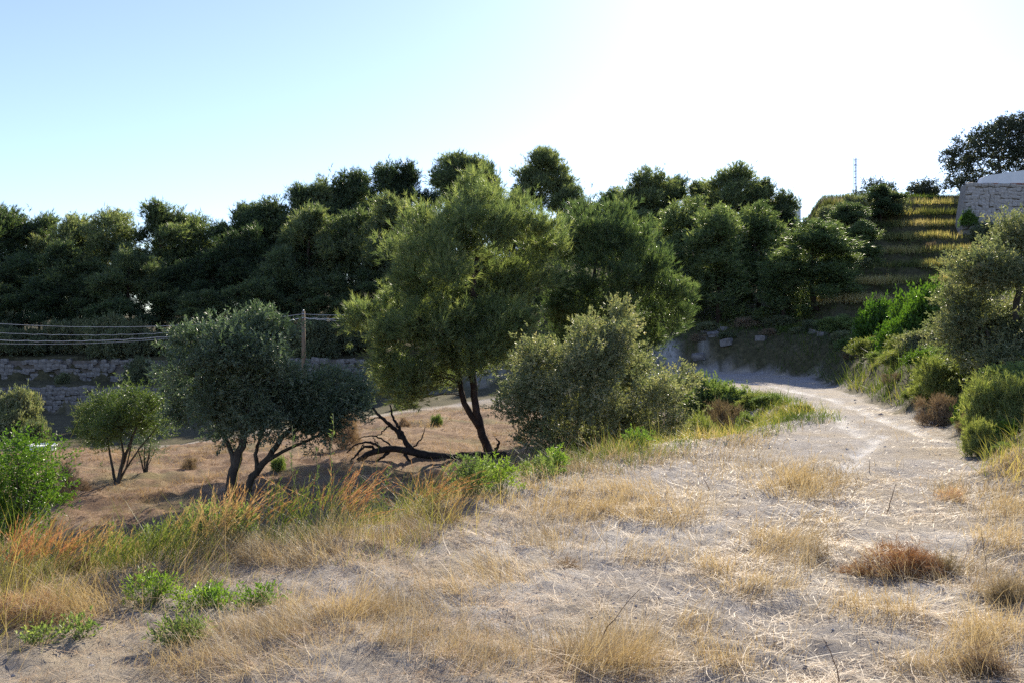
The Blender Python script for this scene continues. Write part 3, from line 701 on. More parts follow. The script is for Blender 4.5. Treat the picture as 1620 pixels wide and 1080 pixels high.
M['fennel'] = leaf_mat('feathery_green_leaves', [(0, (0.08, 0.12, 0.045)), (0.5, (0.2, 0.24, 0.09)), (1, (0.4, 0.4, 0.18))], 0.52, (1.1, 1.15, 0.5), 0.5, 0.3)
M['brush'] = leaf_mat('dead_brush', [(0, (0.1, 0.075, 0.05)), (0.5, (0.24, 0.185, 0.12)), (1, (0.4, 0.32, 0.2))], 0.35, (1.1, 1.0, .75), 0.7, 0.2)
BP = {}
def bush(kind, px, py, r, Y, label, group=None, lift=0.0, name=None, dy=0):
    X = (px-CX)/FPX*Y; zb = g1(X, Y)-0.05+lift
    r = r*(BS if Y > 17 else 1.0); R = r/FPX*Y; top = HC-(py-r*0.75-HY)/FPX*Y
    h = max(top-zb, R*0.7); R = max(R, 0.55*h)
    if kind not in BP:
        o = BP[kind] = bush_proto(kind); o.location = (X, Y, zb); o.scale = (R, R, h); o.rotation_euler = (0, 0, RNG.uniform(0, 6.28)); o['label'] = label
        if group: o['group'] = group
    else: o = dup(BP[kind], (X, Y, zb), RNG.uniform(0, 6.28), (R, R, h), label, group)
    o.name = name or {'leafy': 'green_bush', 'grey': 'grey_bush', 'feathery': 'grassy_bush', 'olive_scrub': 'olive_green_bush', 'brush': 'dry_bush'}[kind]
    return o
G = 'bushes on the right-hand bank'
BS = 1.3
for b in [
    ('leafy', 1395, 512, 26, 40, 'bright green bush below the lowest terrace, left of the other green ones', G), ('leafy', 1440, 505, 30, 36, 'large bright green bush below the terraces, left of the silvery olive', G),
    ('leafy', 1475, 492, 26, 33, 'bright green bush tucked against the silvery olive, highest on the bank', G), ('olive_scrub', 1356, 560, 26, 41, 'olive-green bush at the bank end beside the track bend', G),
    ('leafy', 1425, 545, 30, 33, 'rounded bright green bush in the middle of the right bank', G), ('grey', 1465, 560, 34, 29, 'grey-green dense bush left of the silvery olive', G),
    ('feathery', 1385, 580, 26, 36, 'yellow-green grassy bush low on the bank near the bend', G), ('feathery', 1420, 600, 24, 29, 'grassy bush on the bank edge midway along the bend', G),
    ('leafy', 1460, 600, 22, 25, 'small green bush on the bank below the grey-green one', G), ('feathery', 1500, 610, 36, 20.5, 'wide grassy green bush under the silvery olive', G),
    ('olive_scrub', 1520, 590, 30, 22, 'olive-green bush in the shade of the silvery olive', G), ('brush', 1480, 655, 24, 18.8, 'brown dry bush overhanging the track edge on the right bank', G),
    ('feathery', 1575, 650, 50, 14.2, 'large feathery grey-green bush at the right edge beside the track', G), ('olive_scrub', 1610, 620, 42, 15.5, 'olive-green bush at the right edge under the silvery olive', G),
    ('feathery', 1548, 695, 26, 13.2, 'small grassy bush casting shade on the track at right', G), ('leafy', 1590, 690, 26, 13.4, 'low green plant at the foot of the feathery bush at the right edge', G),
    ('brush', 1350, 600, 16, 38, 'small brown bush at the toe of the bank by the bend', G), ('brush', 1415, 628, 16, 26, 'small brown bush at the track edge midway along the bank', G),
    ('olive_scrub', 1330, 530, 22, 46, 'dark olive-green bush between the rounded pine and the terraces', G), ('grey', 1372, 535, 22, 43, 'greyish bush beneath the lowest golden terrace', G),
    ('olive_scrub', 1650, 660, 50, 14.5, 'olive-green bush half outside the right edge', G), ('feathery', 1450, 640, 18, 22.5, 'little grassy bush at the track edge before the brown bush', G),
    ('brush', 1530, 668, 18, 16, 'brown dry scrub between the brown bush and the large feathery bush', G),
    ('olive_scrub', 1405, 560, 22, 37, 'olive-green bush between grassy bushes in the middle of the bank', G), ('feathery', 1440, 580, 24, 31, 'tall grassy bush between the rounded green bush and the grey one', G), ('olive_scrub', 1490, 575, 26, 26, 'olive-green bush right below the grey-green one', G),
    ('leafy', 1375, 545, 18, 42, 'small bright bush at the far end of the bank', G), ('olive_scrub', 1395, 608, 18, 32, 'low olive-green bush at the track edge near the bend', G), ('grey', 1335, 575, 18, 44, 'low greyish bush where the bank meets the rocks', G), ('feathery', 1470, 625, 22, 21.5, 'grassy bush hanging over the track edge left of the wide grassy one', G),
    ('leafy', 1540, 640, 22, 17, 'green leafy bush between the wide grassy bush and the feathery one', G), ('olive_scrub', 1595, 720, 20, 12.3, 'low olive-green plant on the straw slope at the right edge', G)]: bush(*b)
G = 'bushes left of the track bend'
BS = 1.25
for b in [('olive_scrub', 1122, 632, 24, 29, 'leftmost olive-green bush on the bank left of the track bend', G), ('olive_scrub', 1160, 640, 26, 28, 'second olive-green bush from the left on the bank left of the bend', G),
          ('feathery', 1196, 648, 24, 26.5, 'grassy green bush in the row left of the track bend', G), ('olive_scrub', 1222, 655, 20, 25, 'right end bush of the row left of the track bend', G),
          ('brush', 1145, 660, 18, 25.5, 'brown scrub in front of the bush row left of the bend', G), ('feathery', 1265, 672, 14, 22.2, 'low grassy bush at the inner edge of the bend', G), ('olive_scrub', 1185, 672, 14, 23.6, 'low olive-green bush in front of the bush row', G), ('feathery', 1110, 690, 16, 20.5, 'low grassy bush right beside the grey-green shrub', G), ('brush', 1240, 668, 13, 22.8, 'small brown scrub at the right tip of the bush row', G)]: bush(*b)
G = 'shrubs in the shaded valley'
BS = 1.0
for b in [('grey', 30, 655, 42, 42, 'big dark shrub in the shaded valley at the left edge', G), ('grey', 52, 690, 26, 39, 'dark shrub in front of the big one at the left edge of the valley', G), ('grey', 138, 660, 22, 44, 'dark shrub behind the small bright olive', G),
          ('grey', 220, 580, 14, 57.5, 'small dark shrub on the upper terrace left of the large olive', G), ('grey', 100, 600, 12, 57, 'small dark shrub between the two valley walls at far left', G), ('olive_scrub', 300, 600, 16, 57, 'small shrub between the valley walls behind the large olive', G),
          ('grey', 515, 600, 20, 52, 'dark shrub in the valley right of the utility pole', G), ('grey', 640, 640, 20, 44, 'dark shrub at the far edge of the field behind the central pine', G), ('grey', 820, 620, 26, 46, 'dark shrub behind the field between pine trunk and grey shrub', G)]: bush(*b)
G = 'scrub at the foot of the right-hand pines'
for b in [('grey', 1120, 560, 20, 52, 'dark scrub at the left foot of the right-hand pines', G), ('brush', 1180, 565, 22, 52, 'brown scrub on the rocky bank beyond the bend', G), ('grey', 1235, 560, 22, 51, 'dark scrub under the rounded sunlit pine', G), ('grey', 1285, 565, 22, 49, 'dark scrub right of the rocky bank under the sunlit pine', G),
          ('brush', 1105, 578, 14, 50.6, 'brown scrub at the left end of the rocky bank', G), ('grey', 1150, 575, 13, 50.4, 'dark low scrub among the rocks beyond the bend', G), ('brush', 1215, 578, 14, 49.6, 'brown scrub halfway along the rocky bank', G), ('grey', 1262, 580, 13, 48.4, 'dark low scrub at the right part of the rocky bank', G), ('olive_scrub', 1312, 582, 14, 46, 'olive-green scrub at the corner of the rocky bank', G), ('grey', 1190, 550, 18, 53, 'dark scrub above the middle of the rocky bank', G),
          ('grey', 1330, 470, 26, 53, 'grey bush at the left end of the lower golden terraces', G), ('grey', 1350, 420, 22, 57, 'grey bush at the left end of the middle terraces', G)]: bush(*b)
_o = bush('leafy', 1533, 337, 9, 62.2, 'small light green bush at the left foot of the stone wall', None, 0.9); _o.scale = (.55, .55, 1.0)
for i in range(22):
    px = -20+i*28+RNG.uniform(-9, 9); Y = RNG.uniform(61.8, 64.5)
    bush('grey', px, 545+RNG.uniform(-14, 12), RNG.uniform(26, 36), Y, 'dark undergrowth shrub at the foot of the wood above the rubble walls', 'undergrowth shrubs at the foot of the wood')
for b in [('grey', 1398, 332, 34, 67, 'dark round bush at the left end of the top terrace'), ('grey', 1348, 342, 34, 66, 'dark bush below the antenna mast at the ridge'), ('grey', 1312, 350, 26, 66.5, 'dark bush beside the white building at the left end of the ridge'), ('brush', 1475, 395, 12, 59.5, 'dry scrub in the middle of the upper terraces'), ('grey', 1560, 370, 18, 60.5, 'dark scrub under the middle of the stone wall'), ('grey', 1600, 365, 18, 60.5, 'dark scrub under the right end of the stone wall'), ('grey', 1545, 410, 14, 57, 'dark scrub at the right end of the middle terraces')]: bush(*b)
bush('grey', 14, 520, 30, 67, 'dark undergrowth shrub under the pines at the far left edge above the wires')
for b in [('brush', 300, 735, 12, 23.5, 'low dry scrub on the field behind the large olive trunk'), ('olive_scrub', 440, 735, 12, 22.5, 'small green scrub on the field right of the olive stems'), ('brush', 640, 670, 10, 33, 'low dry scrub on the field far behind the fallen log'), ('olive_scrub', 690, 665, 8, 34, 'tiny green scrub on the sunlit field left of the pine trunk'), ('brush', 130, 770, 14, 20, 'low dry scrub on the field left of the small bright olive')]: bush(*b)
bush('brush', 545, 678, 24, 27.0, 'dry greyish thorny scrub on the field beside the fallen log')
bush('brush', 95, 762, 22, 18.5, 'dry greyish scrub on the field near the bright green bush')
bush('brush', 110, 930, 42, 6.4, 'low dry brownish tussock in the lower left foreground')

# ------------------------------------------------------------------ grass
UP = np.array([0, 0, 1.0])
def blades(S, base, L, W, head, lean, curl, tint, segs=3, side_curl=0.0):
    n = len(base)
    L = np.broadcast_to(L, (n,))[:, None]; W = np.broadcast_to(W, (n,))[:, None]
    h = np.stack([np.cos(head), np.sin(head), np.zeros(n)], -1)
    sd_ = np.stack([-np.sin(head), np.cos(head), np.zeros(n)], -1)
    lean = np.broadcast_to(lean, (n,))[:, None]; curl = np.broadcast_to(curl, (n,))[:, None]
    d0 = UP*np.cos(lean)+h*np.sin(lean)
    sc = np.broadcast_to(side_curl, (n,))[:, None]
    vs_ = []
    tw = RNG.uniform(-1.2, 1.2, (n, 1)); wd = norm(sd_*np.cos(tw)+h*np.sin(tw))
    for k in range(segs):
        t = k/segs
        p = base+L*(d0*t+(h*0.8-UP*0.35)*curl*t*t+sd_*sc*t*t)
        w = W*(1-0.55*t)/2
        vs_ += [p-wd*w, p+wd*w]
    vs_.append(base+L*(d0+(h*0.8-UP*0.35)*curl+sd_*sc))
    V = np.stack(vs_, 1).reshape(-1, 3); m = 2*segs+1
    o = np.arange(n)[:, None]*m
    F = [o+np.array([[2*k, 2*k+1, 2*k+3, 2*k+2]]) for k in range(segs-1)]
    F = [np.concatenate(F)] if F else []
    F.append(o+np.array([[2*segs-2, 2*segs-1, 2*segs]]))
    S.add(V, F, np.repeat(tint, m))

def topix(x, y, z): return CX+x/y*FPX, HY-(z-HC)/y*FPX
# patches of standing dry grass on the terrace: column, row, half width, half height (photo pixels), weight
PATCH = [(960, 800, 95, 26, 1.0), (1050, 815, 50, 18, .7), (1270, 765, 60, 22, .9), (1170, 740, 60, 16, .4), (1230, 865, 60, 22, .9), (1290, 885, 60, 18, .5), (1130, 905, 40, 14, .6), (1190, 930, 60, 14, .5), (1100, 985, 26, 16, .8), (960, 1045, 75, 26, .9),
         (560, 965, 110, 16, 1.0), (450, 1000, 110, 18, 1.0), (360, 1050, 90, 22, .9), (690, 945, 40, 20, .3), (790, 905, 40, 22, .5), (720, 940, 20, 16, .6), (1510, 780, 30, 14, .9), (1590, 795, 40, 22, 1.0), (1590, 935, 50, 26, 1.0), (1590, 860, 40, 20, .7), (1500, 905, 50, 18, .6), (1420, 910, 40, 14, .5), (1560, 1000, 60, 26, .7), (1480, 1050, 60, 22, .5),
         (660, 830, 26, 18, .7), (705, 815, 14, 16, .8), (860, 770, 40, 10, .4), (1060, 720, 80, 8, .5), (1170, 700, 50, 8, .5), (1290, 830, 40, 14, .3), (1550, 1050, 30, 20, .8), (860, 1000, 30, 14, .3), (1360, 960, 60, 14, .4), (1610, 740, 40, 24, .9), (90, 965, 90, 22, .8), (260, 915, 80, 16, .6), (430, 885, 90, 14, .8), (560, 865, 60, 14, .9), (640, 845, 50, 14, .7), (760, 790, 40, 10, .6), (920, 745, 60, 8, .8), (1000, 728, 60, 8, .8), (30, 920, 60, 22, .6), (150, 930, 50, 16, .6), (870, 860, 50, 16, .35), (1020, 880, 50, 14, .3), (1450, 970, 90, 20, .5), (1150, 1040, 70, 24, .4), (760, 1040, 80, 24, .4), (620, 1010, 60, 18, .4)]
def patch_w(x, y):
    z = ground(x, y); px, py = topix(x, y, z)
    w = np.zeros(len(x))
    for a, b, sx, sy, k in PATCH: w = np.maximum(w, k*np.exp(-((px-a)/sx)**2-((py-b)/sy)**2))
    return w
def scatter(n, rmin, rmax, a0=-0.62, a1=0.62, pw=0.5):
    r = rmin*(rmax/rmin)**RNG.uniform(0, 1, n); a = RNG.uniform(a0, a1, n)
    return r*np.sin(a), r*np.cos(a)

# 1) fallen straw lying all over the terrace
x, y = scatter(290000, 2.6, 26)
z, dl, dr, *_ = ground_full(x, y)
pw = patch_w(x, y)
dens = (0.32+0.75*smooth(-0.08, 0.22, fbm(x, y, .9, 3, 201)))*np.clip(.6+1.6*fbm(x, y, .2, 2, 207), .12, 1)+0.6*pw
dens = dens*np.where(dr > -0.6, 1.2, 1-.88*smooth(9.5, 13, y)*smooth(2.5, 4, x))
ok = (RNG.uniform(size=len(x)) < dens) & (dl < 0.8) & (dr < 2.6)
x, y, z = x[ok], y[ok], z[ok]; n = len(x); d = np.hypot(x, y)
flow = 2.0*math.pi*fbm(x, y, 1.1, 2, 211)
S = Soup()
blades(S, np.stack([x, y, z+RNG.uniform(.002, .02, n)], -1), RNG.gamma(2.4, .027, n)+.022, 0.003*np.maximum(1, d/5.5)*RNG.uniform(.7, 1.35, n), flow+RNG.normal(0, 1.1, n), RNG.normal(1.42, .17, n), RNG.uniform(-.15, .3, n),
       np.clip(RNG.beta(2.4, 2.0, n)+0.1, 0, 1), 2, RNG.normal(0, .3, n))
# longer pale stalks
x, y = scatter(24000, 2.6, 16); z, dl, dr, *_ = ground_full(x, y); pw = patch_w(x, y)
ok = (dl < .2) & (dr < 2.6) & (RNG.uniform(size=len(x)) < (0.02+.16*smooth(0, .3, fbm(x, y, .8, 3, 221))+.16*smooth(2.5, 5, x)+.3*pw)*smooth(12, 8, y))
x, y, z = x[ok], y[ok], z[ok]; n = len(x); d = np.hypot(x, y)
blades(S, np.stack([x, y, z+RNG.uniform(.01, .03, n)], -1), RNG.uniform(.14, .4, n), 0.0042*np.maximum(1, d/6), RNG.uniform(0, 6.28, n), RNG.normal(1.38, .16, n), RNG.uniform(-.1, .35, n), RNG.uniform(.55, 1, n), 4, RNG.normal(0, .4, n))
link('fallen_straw', S.mesh('fallen_straw', M['straw']), kind='stuff', label='pale fallen straw strewn over the dusty track', category='straw')

# 2) standing dry grass in patches
S = Soup()
x, y = scatter(800000, 2.8, 24); pw = patch_w(x, y)
ok = RNG.uniform(size=len(x)) < 1.0*pw**1.0*np.clip(0.35+1.8*fbm(x, y, .22, 2, 233)+.45, 0, 1)+0.012*smooth(0, .2, fbm(x, y, .7, 3, 201))
x, y = x[ok], y[ok]; z, dl, dr, *_ = ground_full(x, y); ok = (dl < .4) & (dr < 3.0)
x, y, z = x[ok], y[ok], z[ok]; n = len(x); d = np.hypot(x, y)
lh = 1.2*2*math.pi*fbm(x, y, 1.3, 2, 241)
blades(S, np.stack([x, y, z-.01], -1), RNG.gamma(4, .04, n)*np.clip(.6+1.3*fbm(x, y, .6, 2, 243)+.4, .4, 1.6)+.03, 0.0023*np.maximum(1, d/5), lh+RNG.normal(0, .7, n), np.abs(RNG.normal(.55, .42, n)), RNG.uniform(.0, .7, n), np.clip(RNG.beta(2.5, 2.2, n), 0, 1), 3, RNG.normal(0, .15, n))
link('dry_grass', S.mesh('dry_grass', M['straw']), kind='stuff', label='pale golden dry grass standing in patches on the track', category='dry grass')
print('dry grass', n)

# 3) verge along the terrace edge, green and yellow
S = Soup()
x, y = scatter(230000, 4.5, 34, -.75, .42); z, dl, dr, *_ = ground_full(x, y)
leftness = smooth(1.0, -1.2, x)
ww = np.exp(-((dl-(.3+.1*leftness))/(.5+.75*leftness))**2)
ok = (RNG.uniform(size=len(x)) < ww*.6*np.clip(.62+2.0*fbm(x, y, .5, 3, 251), 0.06, 1)) & (y < 32) & (dl < 3)
x, y, z, dl = x[ok], y[ok], z[ok], dl[ok]; n = len(x); d = np.hypot(x, y); leftness = smooth(1.0, -1.2, x)
hgt = (RNG.gamma(4, .032, n)+.04)*(1+.7*leftness)*np.clip(1+1.8*fbm(x, y, .5, 2, 257), .35, 1.9)*smooth(-1.6, 0.1, dl+.35)
green = np.clip(.5+1.3*fbm(x, y, 1.5, 3, 261)+.18*RNG.normal(size=n)+.25*np.clip(-dl, -.4, 1), 0, 1)
blades(S, np.stack([x, y, z-.02], -1), hgt, 0.0032*np.maximum(1, d/6.5), RNG.normal(.3, 1.4, n), np.abs(RNG.normal(.32, .35, n)), RNG.uniform(.0, .9, n), green, 3, RNG.normal(0, .15, n))
# (denser growth along the inner side of the bend, far from the camera)
seg = LP[7:15]; ti = RNG.uniform(0, len(seg)-1.001, 30000); ii = ti.astype(int); fr_ = (ti-ii)[:, None]
q = seg[ii]*(1-fr_)+seg[ii+1]*fr_+RNG.normal(0, .75, (len(ti), 2))
z, dl, *_ = ground_full(q[:, 0], q[:, 1]); k = (dl > -1.0) & (dl < 1.8) & (RNG.uniform(size=len(ti)) < np.clip(.6+1.6*fbm(q[:, 0], q[:, 1], .9, 3, 255), .05, 1)*np.where(dl < -.3, .45, 1))
q = q[k]; z = z[k]; m = len(q); d = np.hypot(q[:, 0], q[:, 1])
blades(S, np.stack([q[:, 0], q[:, 1], z-.02], -1), RNG.gamma(4, .05, m)+.06, .0035*np.maximum(1, d/6.5), RNG.uniform(0, 6.28, m), np.abs(RNG.normal(.3, .3, m)), RNG.uniform(0, .8, m), np.clip(.38+1.2*fbm(q[:, 0], q[:, 1], 1.6, 3, 263)+.2*RNG.normal(size=m), 0, 1), 2)
link('verge_grass', S.mesh('verge_grass', M['green_grass']), kind='stuff', label='green and yellow grass along the edge of the track', category='grass')
print('verge', n)

# 4) stubble on the lower field
S = Soup()
x, y = scatter(230000, 9, 46, -.65, .2); z, dl, dr, *_ = ground_full(x, y)
ok = (dl > 1.2) & (RNG.uniform(size=len(x)) < .4+1.7*fbm(x, y, 1.1, 3, 271))
x, y, z = x[ok], y[ok], z[ok]; n = len(x); d = np.hypot(x, y)
blades(S, np.stack([x, y, z-.01], -1), (RNG.gamma(3, .035, n)+.03)*np.clip(.8+1.6*fbm(x, y, 1.0, 2, 277), .4, 2), .0035*np.maximum(1, d/7), RNG.uniform(0, 6.28, n), np.abs(RNG.normal(.7, .4, n)), .3, np.clip(RNG.beta(2, 2, n)+1.1*fbm(x, y, 1.6, 3, 275), 0, 1), 1)
link('field_stubble', S.mesh('field_stubble', M['field_grass']), kind='stuff', label='short brown stubble covering the lower field', category='stubble')

# 5) golden grass on the edges of the hillside terraces, darker green growth on the risers
S = Soup(); S2 = Soup()
n = 150000
y = RNG.uniform(49, 75, n); x = y*RNG.uniform(.3, .62, n); z, dl, dr, tw, *_ = ground_full(x, y)
st = (y-50)/2.75+0.035*(x-25)+0.5*fbm(x, y, 6, 3, 21); fr = st-np.floor(st)
edge = (fr > .16) & (fr < .5) & (st > -.2) & (st < 7.4) & (tw > .8)
k = edge & (RNG.uniform(size=n) < np.clip(.75+1.4*fbm(x, y, 2.2, 3, 281)-.05*np.maximum(st-3, 0), 0, 1)); m = k.sum()
blades(S, np.stack([x[k], y[k], z[k]-.03], -1), RNG.uniform(.35, .7, m), .045, RNG.uniform(0, 6.28, m), np.abs(RNG.normal(.15, .12, m)), RNG.uniform(0, .4, m), np.clip(.55+.9*fbm(x[k], y[k], 3, 3, 285)-.05*(st[k]-2)+.1+RNG.normal(0, .15, m), 0, 1), 1)
k = (~edge) & (RNG.uniform(size=n) < .6); m = k.sum()
blades(S2, np.stack([x[k], y[k], z[k]-.03], -1), RNG.uniform(.15, .4, m), .04, RNG.uniform(0, 6.28, m), np.abs(RNG.normal(.5, .3, m)), RNG.uniform(0, .4, m), RNG.uniform(0, .45, m), 1)
# undergrowth on the right bank and below the trees
n = 130000; x, y = scatter(n, 9, 60, .02, .64); z, dl, dr, tw, *_ = ground_full(x, y)
k = (dr > .25) & (tw < .5) & (RNG.uniform(size=n) < np.clip(.7+1.4*fbm(x, y, 1.6, 3, 291), 0, 1)); m = k.sum(); d = np.hypot(x, y)[k]
blades(S2, np.stack([x[k], y[k], z[k]-.03], -1), (RNG.gamma(4, .05, m)+.05)*(1+.5*smooth(16, 30, d)), .0045*np.maximum(1, d/7), RNG.uniform(0, 6.28, m), np.abs(RNG.normal(.35, .3, m)), RNG.uniform(0, .7, m), np.clip(.28+.9*fbm(x[k], y[k], 2, 3, 295)+RNG.normal(0, .18, m)+.5*smooth(16, 10, y[k]), 0, 1), 2)
link('terrace_grass', S.mesh('terrace_grass', M['gold']), kind='stuff', label='golden dry grass along the edges of the hillside terraces', category='dry grass')
link('bank_grass', S2.mesh('bank_grass', M['green_grass']), kind='stuff', label='green undergrowth covering the right-hand bank and terrace risers', category='undergrowth')

# tall grass clumps on the bank edge, each a thing
def clump(px, py, Hpx, n, lean, kind, label, rad=.1, plume=True, Y=None, dl_shift=0):
    Y = Y or 2310/(py-548)
    X = (px-CX)/FPX*Y; zb = g1(X, Y)
    Hm = Hpx/FPX*Y
    root = thing('tall_grass_clump', label, 'grass clump', (X, Y, zb-.03), group='tall grass clumps along the bank edge')
    S = Soup(); S3 = Soup()
    b = np.clip(RNG.normal(0, rad, (n, 3)), -1.7*rad, 1.7*rad); b[:, 2] = 0
    b[:, 2] = ground(X+b[:, 0], Y+b[:, 1])-zb
    head = np.where(RNG.uniform(size=n) < .75, RNG.normal(0 if lean > 0 else math.pi, .7, n), RNG.uniform(0, 6.28, n))
    L = Hm*RNG.uniform(.6, 1.12, n); ln = np.abs(RNG.normal(abs(lean)*.45, .2, n)); cu = RNG.uniform(.05, .6, n)*(.4+abs(lean)*1.6)
    base_t = {'red': (.02, .42), 'straw': (.2, .5), 'green': (.0, .35)}[kind]
    mat = M['green_grass'] if kind == 'green' else M['red_grass']
    blades(S, b, L, .0042, head, ln, cu, RNG.uniform(*base_t, n), 5, RNG.normal(0, .05, n))
    m = int(n*1.3); b2 = np.clip(RNG.normal(0, rad*1.3, (m, 3)), -2*rad, 2*rad); b2[:, 2] = 0
    b2[:, 2] = ground(X+b2[:, 0], Y+b2[:, 1])-zb
    blades(S, b2, Hm*RNG.uniform(.25, .6, m), .006, RNG.uniform(0, 6.28, m), np.abs(RNG.normal(.35, .25, m)), RNG.uniform(.2, .9, m), RNG.uniform(0, .45, m), 4)
    if plume:
        h = np.stack([np.cos(head), np.sin(head), 0*head], -1); d0 = UP*np.cos(ln)[:, None]+h*np.sin(ln)[:, None]
        bb = []; dd = []
        for t in np.linspace(.62, 1.0, 7):
            p = b+L[:, None]*(d0*t+(h*.8-UP*.35)*cu[:, None]*t*t); tg = norm(d0+2*t*(h*.8-UP*.35)*cu[:, None])
            for q in range(2): bb.append(p); dd.append(norm(tg+RNG.normal(0, .16, p.shape)))
        bb = np.concatenate(bb); dd = np.concatenate(dd)
        leaves_mesh(S, bb, dd, Hm*.1*RNG.uniform(.7, 1.3, len(bb)), .0055, 'needle', RNG.uniform(.66, 1, len(bb)) if kind == 'red' else RNG.uniform(.3, .7, len(bb)))
    link('blades', S.mesh('blades', mat), root, kind='stuff')
    return root
for c in [
    (668, 812, 92, 90, .75, 'red', 'arching rust-red grass clump leaning right below the fallen log', .07),
    (20, 930, 110, 70, .35, 'red', 'rust-red grass clump at the left edge', .14), (62, 915, 105, 70, .45, 'red', 'rust-red grass clump second from the left edge', .12), (105, 900, 95, 40, .4, 'straw', 'straw-coloured grass clump in front of the bright green bush', .12),
    (300, 890, 95, 45, .3, 'straw', 'straw-coloured grass clump in front of the large olive trunk', .1), (345, 880, 110, 50, .35, 'straw', 'tall straw grass clump just right of the large olive trunk', .09), (392, 868, 105, 40, .4, 'red', 'orange-tipped grass clump right of the olive stems', .1),
    (432, 862, 100, 30, .4, 'green', 'green grass clump left of the tall thistle stalks', .09), (475, 855, 110, 45, .3, 'green', 'green and orange tall grass clump among the thistle stalks', .1), (520, 848, 120, 60, .55, 'red', 'orange grass clump leaning right in front of the shaded field', .09),
    (250, 905, 80, 50, .3, 'green', 'green grass clump left of the straw clumps', .12), (190, 915, 70, 45, .3, 'green', 'green grass clump in the middle of the left verge', .12), (150, 905, 80, 40, .35, 'straw', 'yellow grass clump at the left of the verge', .12),
    (560, 845, 60, 30, .5, 'straw', 'short yellow grass clump at the right end of the left verge', .08), (712, 830, 60, 30, .2, 'straw', 'short dry grass clump right of the arching rust-red one', .05)]: clump(*c)

# tall thin stalks
def stalk(px, py, tip_px, tip_py, label, r=.004, green=True, name='tall_stalk', cat='stalk', bend=.0, mat=None, leafy=True):
    Y = 2310/(py-548); X = (px-CX)/FPX*Y; zb = g1(X, Y)-.02
    tip = unproj(tip_px, tip_py, Y)-np.array([X, Y, zb])
    p = wig((0, 0, 0), tip, 8, .012, 0); p[:, 0] += bend*np.sin(np.linspace(0, math.pi, 8))*np.linalg.norm(tip)
    S = Soup(); tube(S, p, np.linspace(r, r*.4, 8), 5)
    m = mat or (M['stem'] if green else M['stick'])
    if not leafy:
        return link(name, S.mesh(name, m, True), None, (X, Y, zb), label=label, category=cat)
    root = thing(name, label, cat, (X, Y, zb)); link('stem', S.mesh('stem', m, True), root)
    S = Soup(); k = 46; t = RNG.uniform(.15, 1, k)
    q = np.stack([np.interp(t, np.linspace(0, 1, 8), p[:, i]) for i in range(3)], -1)
    dd = RNG.normal(size=(k, 3)); dd[:, 2] = np.abs(dd[:, 2])+.6
    leaves_mesh(S, q, dd, RNG.uniform(.02, .06, k), .009, 'leaf', RNG.uniform(0, .6, k))
    link('leaves', S.mesh('leaves', M['weed']), root)
M['stem'] = solid_mat('green_stem', [(0.3, (0.12, 0.14, 0.05)), (0.7, (0.24, 0.24, 0.1))], 20, 0.7, 0)
stalk(470, 845, 462, 672, 'leftmost of the three tall green stalks in front of the shaded field', .005)
stalk(520, 840, 527, 655, 'tallest green stalk standing before the dark twiggy scrub', .005)
stalk(505, 850, 500, 712, 'shortest of the three tall green stalks before the field', .004)
stalk(612, 832, 618, 738, 'single curved stalk between grass clumps before the shaded field', .004, bend=-.08)
stalk(945, 1045, 1013, 930, 'long curved brown stick standing in the foreground straw', .0035, False, 'dry_stick', 'stick', -.1, leafy=False)
stalk(1402, 808, 1417, 765, 'short dark stick standing upright on the track at right', .006, False, 'dry_stick', 'stick', leafy=False)
stalk(1375, 745, 1376, 727, 'small upright stick beside the pale rut', .006, False, 'dry_stick', 'stick', leafy=False)
stalk(1330, 1085, 1300, 1005, 'thin bent brown stem at the lower right bottom edge', .0035, False, 'dry_stick', 'stick', .06, leafy=False)
stalk(1310, 808, 1275, 790, 'thin twig lying on the track left of the upright stick', .004, False, 'dry_twig', 'twig', leafy=False)
stalk(1124, 772, 1113, 756, 'small brown twig on the track in the middle distance', .006, False, 'dry_twig', 'twig', leafy=False)
stalk(1562, 905, 1552, 835, 'thin dry stem standing right of the brown thatch heap', .003, False, 'dry_stick', 'stick', leafy=False)

# leafy weeds, each a thing
M['weed_bright'] = leaf_mat('light_green_weed_leaves', [(0, (0.09, 0.16, 0.03)), (0.5, (0.18, 0.28, 0.06)), (1, (0.3, 0.38, 0.11))], 0.5, (1.1, 1.2, .45), 0.45, 0.4)
def weed(px, py, wpx, hpx, n, label, mat='weed_bright', leaf=(.03, .013), Y=None, name='leafy_weed'):
    Y = Y or 2310/(py-548); X = (px-CX)/FPX*Y; zb = g1(X, Y)-.02; w = wpx/FPX*Y; h = hpx/FPX*Y
    root = thing(name, label, 'weed', (X, Y, zb)); lob = []
    for i in range(7):
        lx, ly = RNG.uniform(-.8, .8)*w, RNG.uniform(-.5, .5)*w
        lob.append((lx, ly, g1(X+lx, Y+ly)-zb+h*RNG.uniform(.3, .7), w*.35, w*.35, h*.38))
    me, cl = crown(lob, n_clump=n, n_shoot=3, n_leaf=6, leaf=leaf, clump_r=.03+.16*w, kind='leaf', spread=.7, upb=.9, shell=.1, seg=.06, mat=M[mat], name='leaves')
    link('leaves', me, root); S = Soup()
    zc = ground(X+cl[:60, 0]*.6, Y+cl[:60, 1]*.6)-zb-.01
    for c, q in zip(cl[:60], zc): tube(S, wig((c[0]*.6, c[1]*.6, q), c, 4, .06), np.linspace(.003, .0015, 4), 4)
    link('stems', S.mesh('stems', M['stem'], True), root)
weed(300, 955, 26, 22, 30, 'bright green leafy weed, left of the pair in the lower left foreground'); weed(348, 958, 30, 20, 34, 'bright green leafy weed between two others in the lower left foreground'); weed(400, 950, 32, 20, 32, 'bright green leafy weed, rightmost of the lower left group')
